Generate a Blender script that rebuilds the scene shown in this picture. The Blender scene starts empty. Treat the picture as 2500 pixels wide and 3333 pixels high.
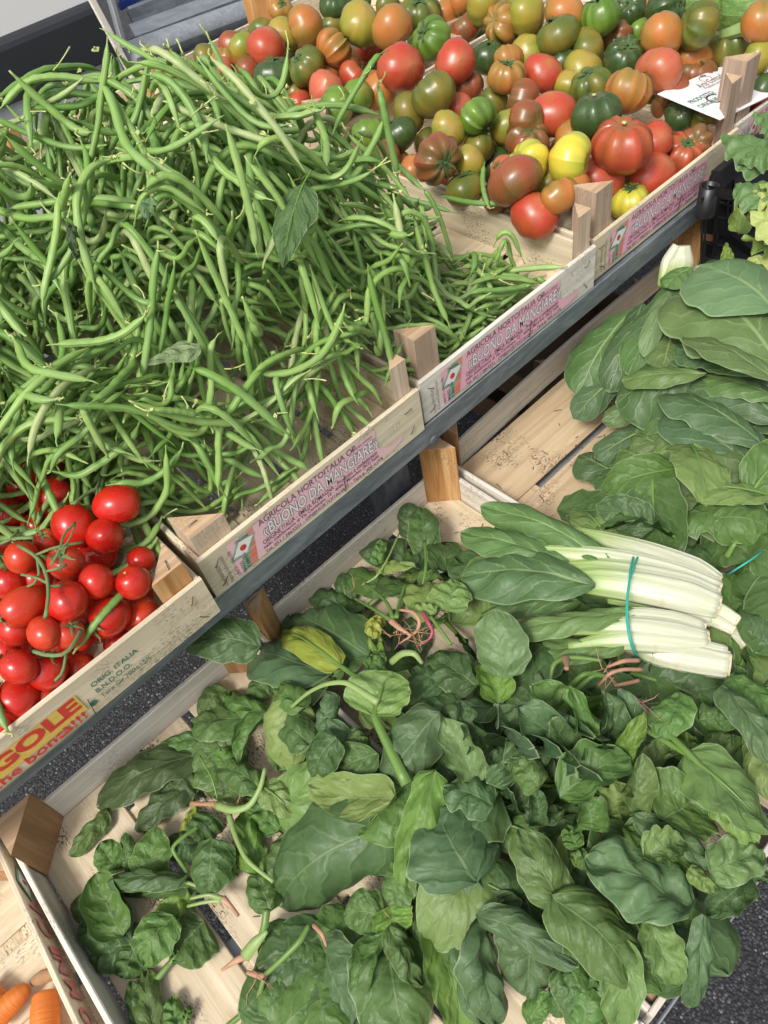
import bpy, math, random
import numpy as np
from mathutils import Vector, Matrix

# ------------------------------------------------------------------ camera, light
S = bpy.context.scene
COL = S.collection
R = np.array([[0.71324377, -0.60353571, 0.35640982],
              [-0.68439738, -0.48993323, 0.53996819],
              [-0.15127307, -0.6290549, -0.76250009]])      # camera axes (right, down, forward) in world axes
CAM = np.array([0, 0, .6]); FPX = 2521.
cd = bpy.data.cameras.new('camera'); cam = bpy.data.objects.new('camera', cd); COL.objects.link(cam)
cam.matrix_world = Matrix(((R[0, 0], -R[0, 1], -R[0, 2], 0), (R[1, 0], -R[1, 1], -R[1, 2], 0), (R[2, 0], -R[2, 1], -R[2, 2], .6), (0, 0, 0, 1)))
cd.sensor_fit = 'HORIZONTAL'; cd.sensor_width = 36; cd.lens = 36 * FPX / 2500; cd.clip_start = .02; cd.clip_end = 400
S.camera = cam
W = bpy.data.worlds.new('World'); S.world = W; W.use_nodes = True
nt = W.node_tree; bg = nt.nodes['Background']
sky = nt.nodes.new('ShaderNodeTexSky'); sky.sky_type = 'NISHITA'; sky.sun_disc = False
SUN_EL, SUN_AZ = math.radians(52), math.radians(-108)
sky.sun_elevation = SUN_EL; sky.sun_rotation = SUN_AZ; sky.dust_density = 4; sky.air_density = 1.2
hs = nt.nodes.new('ShaderNodeHueSaturation'); hs.inputs['Saturation'].default_value = .35
nt.links.new(sky.outputs[0], hs.inputs['Color']); nt.links.new(hs.outputs[0], bg.inputs[0]); bg.inputs[1].default_value = .097
sl = bpy.data.lights.new('sun', 'SUN'); so = bpy.data.objects.new('sun', sl); COL.objects.link(so)
sl.energy = 1.5; sl.angle = math.radians(14); sl.color = (1, .96, .9)
sd = Vector((math.sin(SUN_AZ) * math.cos(SUN_EL), math.cos(SUN_AZ) * math.cos(SUN_EL), math.sin(SUN_EL)))
so.rotation_euler = sd.to_track_quat('Z', 'Y').to_euler()
S.view_settings.view_transform = 'Standard'; S.view_settings.look = 'None'; S.view_settings.gamma = 1
S.view_settings.use_curve_mapping = False; S.view_settings.exposure = .80
S.cycles.max_bounces = 6; S.cycles.use_denoising = True

random.seed(5); rng = np.random.default_rng(5)
def U(a, b): return random.uniform(a, b)
def ray(px, py): return R @ np.array([px - 1250., py - 1666.5, FPX])
def at(px, py, z):                       # the point of height z seen in that direction
    r = ray(px, py); return CAM + r * ((z - CAM[2]) / r[2])
def aty(px, py, y):
    r = ray(px, py); return CAM + r * (y / r[1])
def pxm(p): return FPX / float((R.T @ (np.array(p) - CAM))[2])      # pixels per metre there
def nrm(v): v = np.array(v, float); return v / (np.linalg.norm(v) + 1e-12)

# ------------------------------------------------------------------ materials
class NT:
    def __init__(s, name):
        s.m = bpy.data.materials.new(name); s.m.use_nodes = True; s.t = s.m.node_tree; s.b = s.t.nodes['Principled BSDF']; s.out = s.t.nodes['Material Output']
    def n(s, typ, ins=None, **kw):
        n = s.t.nodes.new('ShaderNode' + typ)
        for k, v in kw.items(): setattr(n, k, v)
        for k, v in (ins or {}).items(): s.put(n.inputs[k], v)
        return n
    def put(s, sock, v):
        if isinstance(v, bpy.types.NodeSocket): s.t.links.new(v, sock)
        elif isinstance(v, bpy.types.Node): s.t.links.new(v.outputs[0], sock)
        else: sock.default_value = v
    def math(s, op, a, b=0., c=0.):
        return s.n('Math', {0: a, 1: b, 2: c}, operation=op).outputs[0]
    def mix(s, f, a, b, bt='MIX'):
        n = s.n('Mix', data_type='RGBA', blend_type=bt); s.put(n.inputs[0], f); s.put(n.inputs[6], a); s.put(n.inputs[7], b); return n.outputs[2]
    def ramp(s, v, a, b, c=0., d=1.):
        return s.n('MapRange', {0: v, 1: a, 2: b, 3: c, 4: d}, interpolation_type='SMOOTHSTEP').outputs[0]
    def noise(s, vec, sc, det=3., ro=.5, dis=0.):
        return s.n('TexNoise', {'Vector': vec, 'Scale': sc, 'Detail': det, 'Roughness': ro, 'Distortion': dis}).outputs[0]
    def map(s, vec, scale, loc=(0, 0, 0)):
        return s.n('Mapping', {'Vector': vec, 'Scale': scale, 'Location': loc}).outputs[0]
    def bump(s, h, strength, dist=.001, nor=None):
        n = s.n('Bump', {'Height': h, 'Strength': strength, 'Distance': dist})
        if nor: s.put(n.inputs['Normal'], nor)
        return n.outputs[0]
    def set(s, **kw):
        for k, v in kw.items(): s.put(s.b.inputs[k.replace('_', ' ')], v)
def c4(c): return (c[0], c[1], c[2], 1.)

def plain(name, col, rough=.5, metal=0., nsc=40, amt=.15, bump=.2):
    N = NT(name); tc = N.n('TexCoord').outputs['Object']; v = N.noise(tc, nsc, 4)
    N.set(Base_Color=N.mix(v, c4([x * (1 - amt) for x in col]), c4([min(1, x * (1 + amt)) for x in col])), Roughness=rough, Metallic=metal, Normal=N.bump(v, bump, .0006))
    return N.m

WD = 1.06
def wood(name, c1, c2, dirt=.5, grain=1., stain=(.10, .075, .055), rough=.72, ct=None):
    c1 = [x * WD for x in c1]; c2 = [x * WD * .97 for x in c2]
    N = NT(name); uv = N.n('UVMap').outputs[0]
    g1 = N.noise(N.map(uv, (6, 160, 1)), 1, 5, .6, .6)
    g2 = N.noise(N.map(uv, (14, 900, 1)), 1, 4, .65)
    rings = N.noise(N.map(uv, (2.5, 38, 1), (3, 3, 0)), 1, 3, .5, 1.2)
    big = N.noise(uv, 5, 4, .6)
    base = N.mix(N.ramp(g1, .3, .72), c4(c1), c4(c2))
    base = N.mix(N.math('MULTIPLY', N.ramp(rings, .42, .62), .45 * grain), base, c4([x * .72 for x in c2]))
    base = N.mix(N.math('MULTIPLY', N.ramp(g2, .5, .75), .35 * grain), base, c4([x * .62 for x in c2]))
    base = N.mix(N.math('MULTIPLY', N.ramp(big, .35, .75), .35), base, c4((c1[0] * .86, c1[1] * .80, c1[2] * .70)))
    # mould specks and brown stains: clusters of tiny elongated marks
    cl = N.noise(uv, 11, 3, .6); sp = N.noise(N.map(uv, (190, 520, 1)), 1, 3, .7)
    m = N.math('MULTIPLY', N.ramp(cl, .50, .64), N.ramp(sp, .50, .60))
    base = N.mix(N.math('MULTIPLY', m, dirt), base, c4(stain))
    st = N.ramp(N.noise(N.map(uv, (16, 30, 1), (9, 2, 0)), 1, 4, .6), .58, .74)
    base = N.mix(N.math('MULTIPLY', st, .45 * dirt), base, c4((c2[0] * .62, c2[1] * .50, c2[2] * .38)))
    h = N.math('ADD', N.math('MULTIPLY', g2, .6), N.math('MULTIPLY', g1, .5))
    N.set(Base_Color=base, Roughness=rough, Normal=N.bump(h, .45, .0006)); N.b.inputs['Specular IOR Level'].default_value = .25
    return N.m

M = {}
M['pale'] = wood('poplar_pale', (.74, .66, .50), (.62, .52, .36), .75)
M['white'] = wood('poplar_bleached', (.76, .72, .64), (.64, .58, .49), .5)
M['floor'] = wood('poplar_floor', (.72, .62, .46), (.60, .48, .32), 1.)
M['floor2'] = wood('poplar_floor_stained', (.64, .50, .33), (.52, .38, .23), 1.)
M['post'] = wood('post_pine', (.50, .29, .15), (.38, .20, .09), .5, 1.6)
M['post2'] = wood('post_orange_pine', (.66, .42, .20), (.50, .23, .07), .5, 2.2)
M['post3'] = wood('post_grey_brown', (.50, .38, .29), (.37, .26, .18), .5, 1.2)
M['post4'] = wood('post_pale_pine', (.68, .55, .42), (.54, .40, .28), .5, 1.2)
M['dark'] = wood('shade_toned_boards', (.13, .085, .055), (.08, .05, .03), .5)  # wood colour darkened to paint in the shade beneath the stand
M['endg'] = wood('end_grain', (.58, .42, .28), (.48, .31, .18), .6, 1.6)
def metal(name, c1, c2, rough, met):
    N = NT(name); uv = N.n('UVMap').outputs[0]
    a = N.noise(N.map(uv, (12, 60, 1)), 1, 5, .65, 1.); b = N.noise(uv, 22, 5, .7); sc = N.noise(N.map(uv, (60, 900, 1)), 1, 3, .7)
    base = N.mix(N.ramp(a, .35, .68), c4(c1), c4(c2)); base = N.mix(N.math('MULTIPLY', N.ramp(b, .55, .75), .5), base, c4([x * .55 for x in c1]))
    base = N.mix(N.math('MULTIPLY', N.ramp(sc, .62, .72), .5), base, (.42, .43, .43, 1))
    N.set(Base_Color=base, Roughness=N.ramp(b, .2, .8, rough - .1, rough + .15), Metallic=met, Normal=N.bump(b, .2, .0004)); return N.m
M['rail'] = metal('worn_grey_steel', (.15, .17, .185), (.27, .30, .32), .55, .35)
M['galv'] = metal('galvanised_steel', (.42, .44, .46), (.56, .58, .60), .42, .6)
M['leg'] = metal('painted_leg_steel', (.09, .10, .115), (.16, .17, .19), .55, .3)
M['steel'] = plain('staple_wire', (.22, .20, .18), .35, .9)
M['rust'] = plain('rusty_staple', (.16, .09, .05), .6, .4)
M['blackpl'] = plain('black_plastic', (.012, .012, .014), .38, 0, 60, .5, .3)
M['bluepl'] = plain('blue_plastic', (.02, .06, .30), .4)
M['card'] = plain('white_card', (.80, .80, .80), .55, 0, 120, .03, .1)
M['vanwhite'] = plain('van_white_paint', (.80, .80, .79), .35, 0, 3, .04, .05)
M['vandark'] = plain('van_dark_plastic', (.022, .024, .029), .62, 0, 8, .25, .1)
M['ink'] = plain('black_ink', (.045, .04, .045), .6)
M['inkg'] = plain('green_ink', (.06, .19, .13), .6, 0, 300, .5)
M['inkr'] = plain('red_ink', (.62, .05, .035), .6, 0, 300, .3)
M['inkdg'] = plain('grey_ink', (.19, .11, .15), .6, 0, 300, .6)
M['inkpk'] = plain('faded_red_ink', (.52, .20, .19), .65, 0, 300, .3)
M['inkbr'] = plain('brown_ink', (.16, .05, .03), .6)
M['inkor'] = plain('orange_ink', (.50, .16, .05), .6)
M['inkw'] = plain('white_print', (.82, .80, .77), .6)
M['yellowp'] = plain('yellow_print', (.70, .48, .10), .7, 0, 250, .2)
def printed(name, col, alpha):          # thin transparent print over wood, worn through in grain streaks
    N = NT(name); uv = N.n('UVMap').outputs[0]; g = N.noise(N.map(uv, (14, 500, 1)), 1, 4, .7); b = N.noise(uv, 30, 3)
    base = N.mix(N.ramp(g, .45, .8), c4(col), (.70, .56, .47, 1)); base = N.mix(N.math('MULTIPLY', N.ramp(b, .5, .8), .35), base, (.72, .60, .50, 1))
    N.set(Base_Color=base, Roughness=.7); return N.m
M['pink'] = printed('pink_print', (.84, .40, .54), 1)
M['pinkf'] = printed('pink_print_faded', (.84, .50, .56), 1)
M['greenp'] = printed('green_print', (.16, .38, .25), 1)
M['redp'] = printed('red_print', (.66, .18, .12), 1)
M['string'] = plain('turquoise_twine', (.03, .36, .27), .5)
M['root'] = plain('pink_root', (.44, .235, .15), .55, 0, 90, .35)
M['rootm'] = plain('magenta_root', (.33, .05, .085), .45, 0, 90, .3)
M['rootd'] = plain('dry_root', (.36, .20, .10), .8, 0, 90, .3)
M['petiole'] = plain('leaf_stalk', (.12, .22, .045), .42, 0, 60, .25)
M['petiole2'] = plain('pale_leaf_stalk', (.24, .34, .11), .42, 0, 60, .2)
M['calyx'] = plain('tomato_calyx', (.055, .105, .03), .7, 0, 200, .3)
M['vine'] = plain('tomato_vine', (.14, .20, .07), .75, 0, 200, .3)
M['tip'] = plain('bean_stalk', (.36, .44, .13), .6, 0, 300, .3)
M['bract'] = plain('bean_bract', (.45, .50, .18), .6, 0, 300, .3)
M['strawdirt'] = plain('dry_debris', (.16, .11, .06), .9, 0, 300, .5)

def leaf_mat(name, veincol, nlat=7., vs=16., vein=.6, puck=.6, rough=.46, bs=.5, back=(.19, .29, .10), midw=.05, edge=.45):
    N = NT(name); uv = N.n('UVMap').outputs[0]; sx = N.n('SeparateXYZ', {0: uv}); u, v = sx.outputs[0], sx.outputs[1]
    oi = N.n('ObjectInfo'); rnd = oi.outputs['Random']
    uvo = N.n('VectorMath', {0: uv, 1: N.n('CombineXYZ', {0: N.math('MULTIPLY', rnd, 31.), 1: N.math('MULTIPLY', rnd, 57.)})}, operation='ADD').outputs[0]
    um = N.math('SUBTRACT', u, .5); t = N.math('MULTIPLY', N.math('ABSOLUTE', um), 2.)
    wob = N.noise(uvo, 5, 2)
    mw = N.math('MULTIPLY', N.math('SUBTRACT', 1.12, v), midw)
    mid = N.math('SUBTRACT', 1., N.math('MINIMUM', N.math('DIVIDE', t, mw), 1.))
    mid = N.ramp(mid, 0., .6)
    q = N.math('ADD', N.math('MULTIPLY', v, nlat), N.math('MULTIPLY', t, -nlat * .42))
    q = N.math('ADD', q, N.math('ADD', N.math('MULTIPLY', N.math('SIGN', um), .22), N.math('MULTIPLY', wob, 1.1)))
    dl = N.math('PINGPONG', q, .5)
    latw = N.math('MULTIPLY', N.math('SUBTRACT', 1.15, t), .075)
    lat = N.math('SUBTRACT', 1., N.math('MINIMUM', N.math('DIVIDE', dl, latw), 1.))
    vor = N.n('TexVoronoi', {'Vector': N.map(uvo, (.62, 1, 1)), 'Scale': vs, 'Randomness': 1.}, feature='DISTANCE_TO_EDGE').outputs['Distance']
    ter = N.math('SUBTRACT', 1., N.ramp(vor, 0., .07))
    mask = N.math('MAXIMUM', mid, N.math('MAXIMUM', N.math('MULTIPLY', lat, .75), N.math('MULTIPLY', ter, .16)))
    n1 = N.noise(uvo, 3.5, 4, .6); n2 = N.noise(uvo, 40, 3, .6)
    base = N.mix(N.ramp(n1, .3, .72), oi.outputs['Color'], (1.55, 1.45, 1.0, 1), 'MULTIPLY')
    base = N.mix(N.math('MULTIPLY', N.ramp(n2, .45, .75), .06), base, (.20, .25, .16, 1))
    spots = N.ramp(N.noise(uvo, 17, 3, .55), .735, .765)
    base = N.mix(N.math('MULTIPLY', spots, .75), base, (.40, .36, .20, 1))
    bk = N.mix(.22, N.mix(1., oi.outputs['Color'], (1.9, 1.7, 1.5, 1), 'MULTIPLY'), c4(back))
    base = N.mix(N.n('NewGeometry').outputs['Backfacing'], base, bk)
    base = N.mix(N.math('MULTIPLY', mask, vein), base, c4(veincol))
    eg = N.math('MAXIMUM', N.ramp(t, .95, .99), N.ramp(v, .975, 1.)); base = N.mix(N.math('MULTIPLY', eg, edge), base, (.36, .46, .24, 1))
    h = N.math('ADD', N.math('MULTIPLY', N.ramp(vor, 0., .35), puck), N.math('MULTIPLY', N.ramp(dl, 0., .28), 1.))
    h = N.math('ADD', h, N.math('MULTIPLY', mid, -.7)); h = N.math('ADD', h, N.math('MULTIPLY', n2, .12))
    nor = N.bump(h, bs, .0024)
    N.set(Base_Color=base, Roughness=N.ramp(n2, .2, .8, rough - .06, rough + .14), Normal=nor); N.b.inputs['Specular IOR Level'].default_value = .30
    tr = N.n('BsdfTranslucent', {'Color': N.mix(.5, base, (.20, .36, .03, 1)), 'Normal': nor}); ms = N.n('MixShader', {0: .09, 1: N.b.outputs[0], 2: tr.outputs[0]})
    N.t.links.new(ms.outputs[0], N.out.inputs[0]); return N.m
M['spin'] = leaf_mat('spinach_leaf', (.16, .23, .10), 4.4, 6., .6, 1., .42, .34)
M['chard'] = leaf_mat('chard_leaf', (.30, .40, .17), 5., 10, .62, .2, .40, .22, (.20, .29, .13), .07)
M['beanleaf'] = leaf_mat('bean_leaf', (.12, .19, .07), 6, 16, .5, .3, .5)
M['lettuce'] = leaf_mat('lettuce_leaf', (.32, .40, .16), 5, 12, .5, .6, .42, .35, (.20, .27, .09), .08)

def mk_bean():
    N = NT('green_bean_skin'); uv = N.n('UVMap').outputs[0]; sx = N.n('SeparateXYZ', {0: uv}); u, v = sx.outputs[0], sx.outputs[1]
    r = N.n('Attribute', attribute_name='rnd').outputs['Fac']; tc = N.n('TexCoord').outputs['Object']
    n = N.noise(tc, 60, 3); n3 = N.noise(tc, 9, 2)
    base = N.mix(r, (.125, .265, .045, 1), (.29, .44, .115, 1)); base = N.mix(N.ramp(N.math('FRACT', N.math('MULTIPLY', r, 7.3)), .85, .95), base, (.40, .46, .20, 1)); base = N.mix(N.math('MULTIPLY', N.ramp(n, .35, .7), .35), base, (.14, .27, .07, 1))
    base = N.mix(N.math('MULTIPLY', N.ramp(n3, .45, .7), .35), base, (.30, .42, .18, 1))
    st = N.math('SUBTRACT', 1., N.ramp(N.math('ABSOLUTE', N.math('SUBTRACT', u, .25)), .0, .035)); st2 = N.math('SUBTRACT', 1., N.ramp(N.math('ABSOLUTE', N.math('SUBTRACT', u, .25)), .02, .12))
    base = N.mix(N.math('MULTIPLY', st2, .4), base, (.33, .47, .16, 1)); base = N.mix(N.math('MULTIPLY', st, .7), base, (.06, .16, .03, 1))
    base = N.mix(N.ramp(v, .955, .985), base, (.36, .42, .15, 1)); base = N.mix(N.math('MULTIPLY', N.ramp(N.noise(tc, 420, 2), .70, .76), .45), base, (.20, .20, .07, 1))
    N.set(Base_Color=base, Roughness=.46, Normal=N.bump(N.noise(tc, 900, 2), .06, .0004)); N.b.inputs['Specular IOR Level'].default_value = .4
    return N.m
M['bean'] = mk_bean()
def mk_tom(name, rough=.24, speck=.5):
    N = NT(name); tc = N.n('TexCoord').outputs['Object']; col = N.n('Attribute', attribute_name='tint').outputs['Color']
    n = N.noise(tc, 45, 4, .6); sp = N.noise(tc, 700, 2)
    base = N.mix(N.math('MULTIPLY', N.ramp(n, .35, .75), .22), col, N.mix(.5, col, (.20, .22, .03, 1)))
    base = N.mix(N.math('MULTIPLY', N.ramp(sp, .69, .73), speck), base, (.55, .42, .22, 1))
    N.set(Base_Color=base, Roughness=N.ramp(n, .2, .8, rough, rough + .16), Subsurface_Weight=.06, Normal=N.bump(n, .06, .001)); N.b.inputs['Subsurface Radius'].default_value = (.01, .004, .002)
    N.b.inputs['Specular IOR Level'].default_value = .5; return N.m
M['tom'] = mk_tom('tomato_skin'); M['plum'] = mk_tom('plum_tomato_skin', .19, .4)
def mk_stalk():
    N = NT('chard_stalk'); uv = N.n('UVMap').outputs[0]; v = N.n('SeparateXYZ', {0: uv}).outputs[1]
    st = N.noise(N.map(uv, (26, 2.2, 1)), 1, 4, .6); b = N.noise(N.map(uv, (4, 8, 1)), 1, 4, .6)
    base = N.mix(N.ramp(st, .3, .7), (.60, .60, .47, 1), (.48, .51, .34, 1)); base = N.mix(N.ramp(N.math('ADD', v, N.math('MULTIPLY', st, .3)), .55, 1.05), base, (.30, .42, .13, 1))
    base = N.mix(N.math('MULTIPLY', N.ramp(b, .58, .72), .6), base, (.52, .34, .16, 1))
    N.set(Base_Color=base, Roughness=.38, Subsurface_Weight=.08, Normal=N.bump(st, .5, .0012)); N.b.inputs['Subsurface Radius'].default_value = (.006, .006, .003); return N.m
M['stalk'] = mk_stalk(); M['cut'] = plain('cut_stalk_end', (.66, .56, .38), .6, 0, 150, .3)
def mk_asph():
    N = NT('asphalt'); tc = N.n('TexCoord').outputs['Object']
    vo = N.n('TexVoronoi', {'Vector': tc, 'Scale': 210., 'Randomness': 1.}); d = vo.outputs['Distance']; cr = N.n('SeparateColor', {0: vo.outputs['Color']}).outputs[0]
    big = N.noise(tc, 3, 3); f = N.noise(tc, 900, 3, .7)
    base = N.mix(N.ramp(cr, .2, .9), (.028, .029, .033, 1), (.085, .088, .098, 1)); base = N.mix(N.math('MULTIPLY', N.ramp(cr, .88, .95), N.ramp(N.noise(tc, 28, 4, .7), .40, .62)), base, (.34, .34, .36, 1))
    base = N.mix(N.ramp(d, .35, .65), base, (.012, .012, .014, 1)); base = N.mix(N.math('MULTIPLY', N.ramp(f, .55, .75), .5), base, (.09, .09, .10, 1)); base = N.mix(N.math('MULTIPLY', big, .3), base, (.05, .05, .055, 1))
    N.set(Base_Color=base, Roughness=.85, Normal=N.bump(N.math('SUBTRACT', N.math('MULTIPLY', f, .4), d), .9, .004)); return N.m
M['asphalt'] = mk_asph()
def mk_car():
    N = NT('carrot_skin'); tc = N.n('TexCoord').outputs['Object']; uv = N.n('UVMap').outputs[0]
    n = N.noise(N.map(uv, (2, 45, 1)), 1, 3, .6); b = N.noise(tc, 60, 3)
    base = N.mix(N.ramp(n, .4, .7), (.72, .20, .025, 1), (.62, .15, .02, 1)); base = N.mix(N.math('MULTIPLY', N.ramp(b, .6, .75), .5), base, (.35, .16, .06, 1))
    N.set(Base_Color=base, Roughness=.5, Normal=N.bump(n, .7, .0015)); return N.m
M['carrot'] = mk_car()
def mk_mel():
    N = NT('marrow_skin'); tc = N.n('TexCoord').outputs['Object']; uv = N.n('UVMap').outputs[0]
    n = N.noise(N.map(uv, (30, 5, 1)), 1, 4, .7, 1.); b = N.noise(tc, 240, 2)
    base = N.mix(N.ramp(n, .35, .65), (.075, .17, .03, 1), (.20, .33, .08, 1)); base = N.mix(N.math('MULTIPLY', N.ramp(b, .6, .7), .5), base, (.32, .42, .16, 1))
    N.set(Base_Color=base, Roughness=.5); return N.m
M['marrow'] = mk_mel()

# ------------------------------------------------------------------ mesh helpers
def link(name, me, parent=None):
    o = bpy.data.objects.new(name, me); COL.objects.link(o)
    if parent: o.parent = parent
    return o
def mesh(name, V, F, mat, parent=None, uv=None, smooth=True, attrs=None, mats=None, midx=None):
    me = bpy.data.meshes.new(name); me.from_pydata([tuple(map(float, v)) for v in V], [], [tuple(map(int, f)) for f in F])
    if uv is not None:
        l = np.empty(len(me.loops), np.int32); me.loops.foreach_get('vertex_index', l)
        ul = me.uv_layers.new(name='UVMap'); ul.data.foreach_set('uv', np.asarray(uv, np.float32)[l].ravel())
    for k, a in (attrs or {}).items():
        a = np.asarray(a, np.float32)
        if a.ndim == 1: at_ = me.attributes.new(k, 'FLOAT', 'POINT'); at_.data.foreach_set('value', a)
        else:
            at_ = me.color_attributes.new(k, 'FLOAT_COLOR', 'POINT'); at_.data.foreach_set('color', np.c_[a, np.ones(len(a))].astype(np.float32).ravel())
    me.materials.append(M[mat])
    for m2 in (mats or []): me.materials.append(M[m2])
    if midx is not None: me.polygons.foreach_set('material_index', np.asarray(midx, np.int32))
    if smooth: me.polygons.foreach_set('use_smooth', np.ones(len(me.polygons), bool))
    me.update(); return link(name, me, parent)
def rel(o, parent, P):
    pass
def thing(name, label, cat, loc=(0, 0, 0), group=None):
    o = bpy.data.objects.new(name, None); COL.objects.link(o); o.location = tuple(map(float, loc)); o.empty_display_size = .02
    o['label'] = label; o['category'] = cat
    if group: o['group'] = group
    return o
def tag(o, label, cat, group=None):
    o['label'] = label; o['category'] = cat
    if group: o['group'] = group
    return o
def gridf(n, m, closed=False, off=0):       # n rings of m points
    F = []; mm = m if closed else m - 1
    for i in range(n - 1):
        for j in range(mm):
            a = off + i * m + j; b = off + i * m + (j + 1) % m; F.append((a, b, b + m, a + m))
    return F
def frames(P, up=(0, 0, 1)):
    P = np.asarray(P, float); T = np.gradient(P, axis=0); T /= np.linalg.norm(T, axis=1)[:, None] + 1e-12
    u = np.array(up, float); A = np.cross(T, u); bad = np.linalg.norm(A, axis=1) < .05; A[bad] = np.cross(T[bad], (1, .2, 0)); A /= np.linalg.norm(A, axis=1)[:, None]
    return T, A, np.cross(A, T)
def tubeg(P, r, k=8, flat=1., roll=0., cap=True, up=(0, 0, 1), prof=None):   # closed-seam tube with UV; ring = k+1 points
    P = np.asarray(P, float); n = len(P); r = np.broadcast_to(np.asarray(r, float), (n,)); T, A, B = frames(P, up)
    th = np.linspace(0, 2 * math.pi, k + 1) + roll; rr = np.ones(k + 1) if prof is None else prof(th)
    V = P[:, None, :] + r[:, None, None] * ((np.cos(th) * rr)[None, :, None] * A[:, None, :] + (np.sin(th) * rr * flat)[None, :, None] * B[:, None, :])
    uv = np.stack(np.broadcast_arrays(np.linspace(0, 1, k + 1)[None, :], np.linspace(0, 1, n)[:, None]), -1).reshape(-1, 2)
    F = gridf(n, k + 1)
    if cap: F += [tuple(range(k - 1, -1, -1)), tuple((n - 1) * (k + 1) + j for j in range(k))]
    return V.reshape(-1, 3), F, uv
class MB:
    def __init__(s): s.V = []; s.F = []; s.U = []; s.n = 0; s.A = []; s.mi = []
    def add(s, V, F, uv=None, a=0., mi=0):
        s.V.append(np.asarray(V, float)); s.F += [tuple(i + s.n for i in f) for f in F]; s.U.append(np.zeros((len(V), 2)) if uv is None else np.asarray(uv)); s.A.append(np.full(len(V), a)); s.mi += [mi] * len(F); s.n += len(V)
    def build(s, name, mat, parent=None, smooth=True, mats=None, origin=None):
        V = np.concatenate(s.V)
        if origin is not None: V = V - np.asarray(origin)
        o = mesh(name, V, s.F, mat, parent, np.concatenate(s.U), smooth, {'rnd': np.concatenate(s.A)}, mats, s.mi if mats else None)
        if origin is not None: o.location = tuple(origin)
        return o
def plankg(p0, p1, wd, w, td, t, seg=10, jit=.0006, bow=None, ch=.0012):   # chamfered board along p0-p1; wd width dir, td thickness dir
    p0 = np.array(p0, float); p1 = np.array(p1, float); wd = nrm(wd); td = nrm(td); L = np.linalg.norm(p1 - p0)
    s = np.linspace(0, 1, seg + 1); c = p0 + (p1 - p0) * s[:, None]
    if bow is not None: c = c + np.array([bow(x) for x in s])
    a, b = w / 2, t / 2; q = [(-a + ch, -b), (a - ch, -b), (a, -b + ch), (a, b - ch), (a - ch, b), (-a + ch, b), (-a, b - ch), (-a, -b + ch), (-a + ch, -b)]
    per = [0]
    for i in range(8): per.append(per[-1] + math.hypot(q[i + 1][0] - q[i][0], q[i + 1][1] - q[i][1]))
    off = np.array([U(0, 40), U(0, 40)]); V = []; uv = []
    jw = np.cumsum(rng.normal(0, jit * .5, (seg + 1, 4)), axis=0) * .6
    for i in range(seg + 1):
        for k, (x, y) in enumerate(q):
            e = jw[i, 0 if x > 0 else 1]; V.append(c[i] + wd * (x + e) + td * (y + jw[i, 2] * .5)); uv.append((s[i] * L + off[0], per[k] + off[1]))
    F = gridf(seg + 1, 9) + [tuple(range(7, -1, -1)), tuple(seg * 9 + j for j in range(8))]
    return np.array(V), F, np.array(uv)
def plank(name, mat, parent, *a, **k):
    V, F, uv = plankg(*a, **k)
    o = np.array(parent.location) if parent else V.mean(0)
    ob = mesh(name, V - o, F, mat, parent, uv, smooth=False)
    if not parent: ob.location = tuple(o)
    return ob
def post(parent, x, y, sx, sy, z0, z1, leg=.03, mat='post', tilt=(0, 0), name='corner_post'):
    # triangular corner post; right angle in the crate corner (x,y); legs run along sx,sy
    o = np.array(parent.location); c = .0015; pts = [(0, 0), (leg, 0), (leg - c * .6, c), (c, leg - c * .6), (0, leg)]
    V = []; uv = []; ou = U(0, 30); F = []
    for z in (z0, (z0 * 2 + z1) / 3, (z0 + 2 * z1) / 3, z1 - .001):
        for i, (a, b) in enumerate(pts):
            f = (z - z0) / (z1 - z0); V.append((x + sx * a + tilt[0] * f, y + sy * b + tilt[1] * f, z + U(-.0004, .0004))); uv.append((z + ou, (0, .03, .032, .07, .072)[i] + ou))
    n = 5
    F += gridf(4, 5, True)
    b0 = len(V)
    for i, (a, b) in enumerate(pts): V.append((x + sx * (a * .97 + .0004) + tilt[0], y + sy * (b * .97 + .0004) + tilt[1], z1 + U(-.0005, .0005))); uv.append((a * 1.7 + ou + 5, b * 1.7 + ou))
    F += [(15 + i, 15 + (i + 1) % 5, b0 + (i + 1) % 5, b0 + i) for i in range(5)]; F.append(tuple(b0 + i for i in range(5))); F.append((4, 3, 2, 1, 0))
    if sx * sy < 0: F = [tuple(reversed(f)) for f in F]
    mi = [0] * (len(F) - 2) + [1, 0]
    return mesh(name, np.array(V) - o, F, mat, parent, np.array(uv), smooth=False, mats=['endg'], midx=mi)
def staple(parent, p, d, n, l=.009, mat='steel'):   # a bit of bent wire lying on a board: p centre, d direction, n outward
    p = np.array(p, float); d = nrm(d); n = nrm(n); o = np.array(parent.location); r = .0005
    P = [p - d * l / 2 - n * .002, p - d * l / 2 + n * .0012, p - d * l / 4 + n * .0016, p + d * l / 4 + n * .0014, p + d * l / 2 + n * .001, p + d * l / 2 - n * .002]
    V, F, uv = tubeg(P, r, 5, up=n + np.array([.01, .02, .03])); return mesh('staple', V - o, F, mat, parent, uv)

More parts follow.
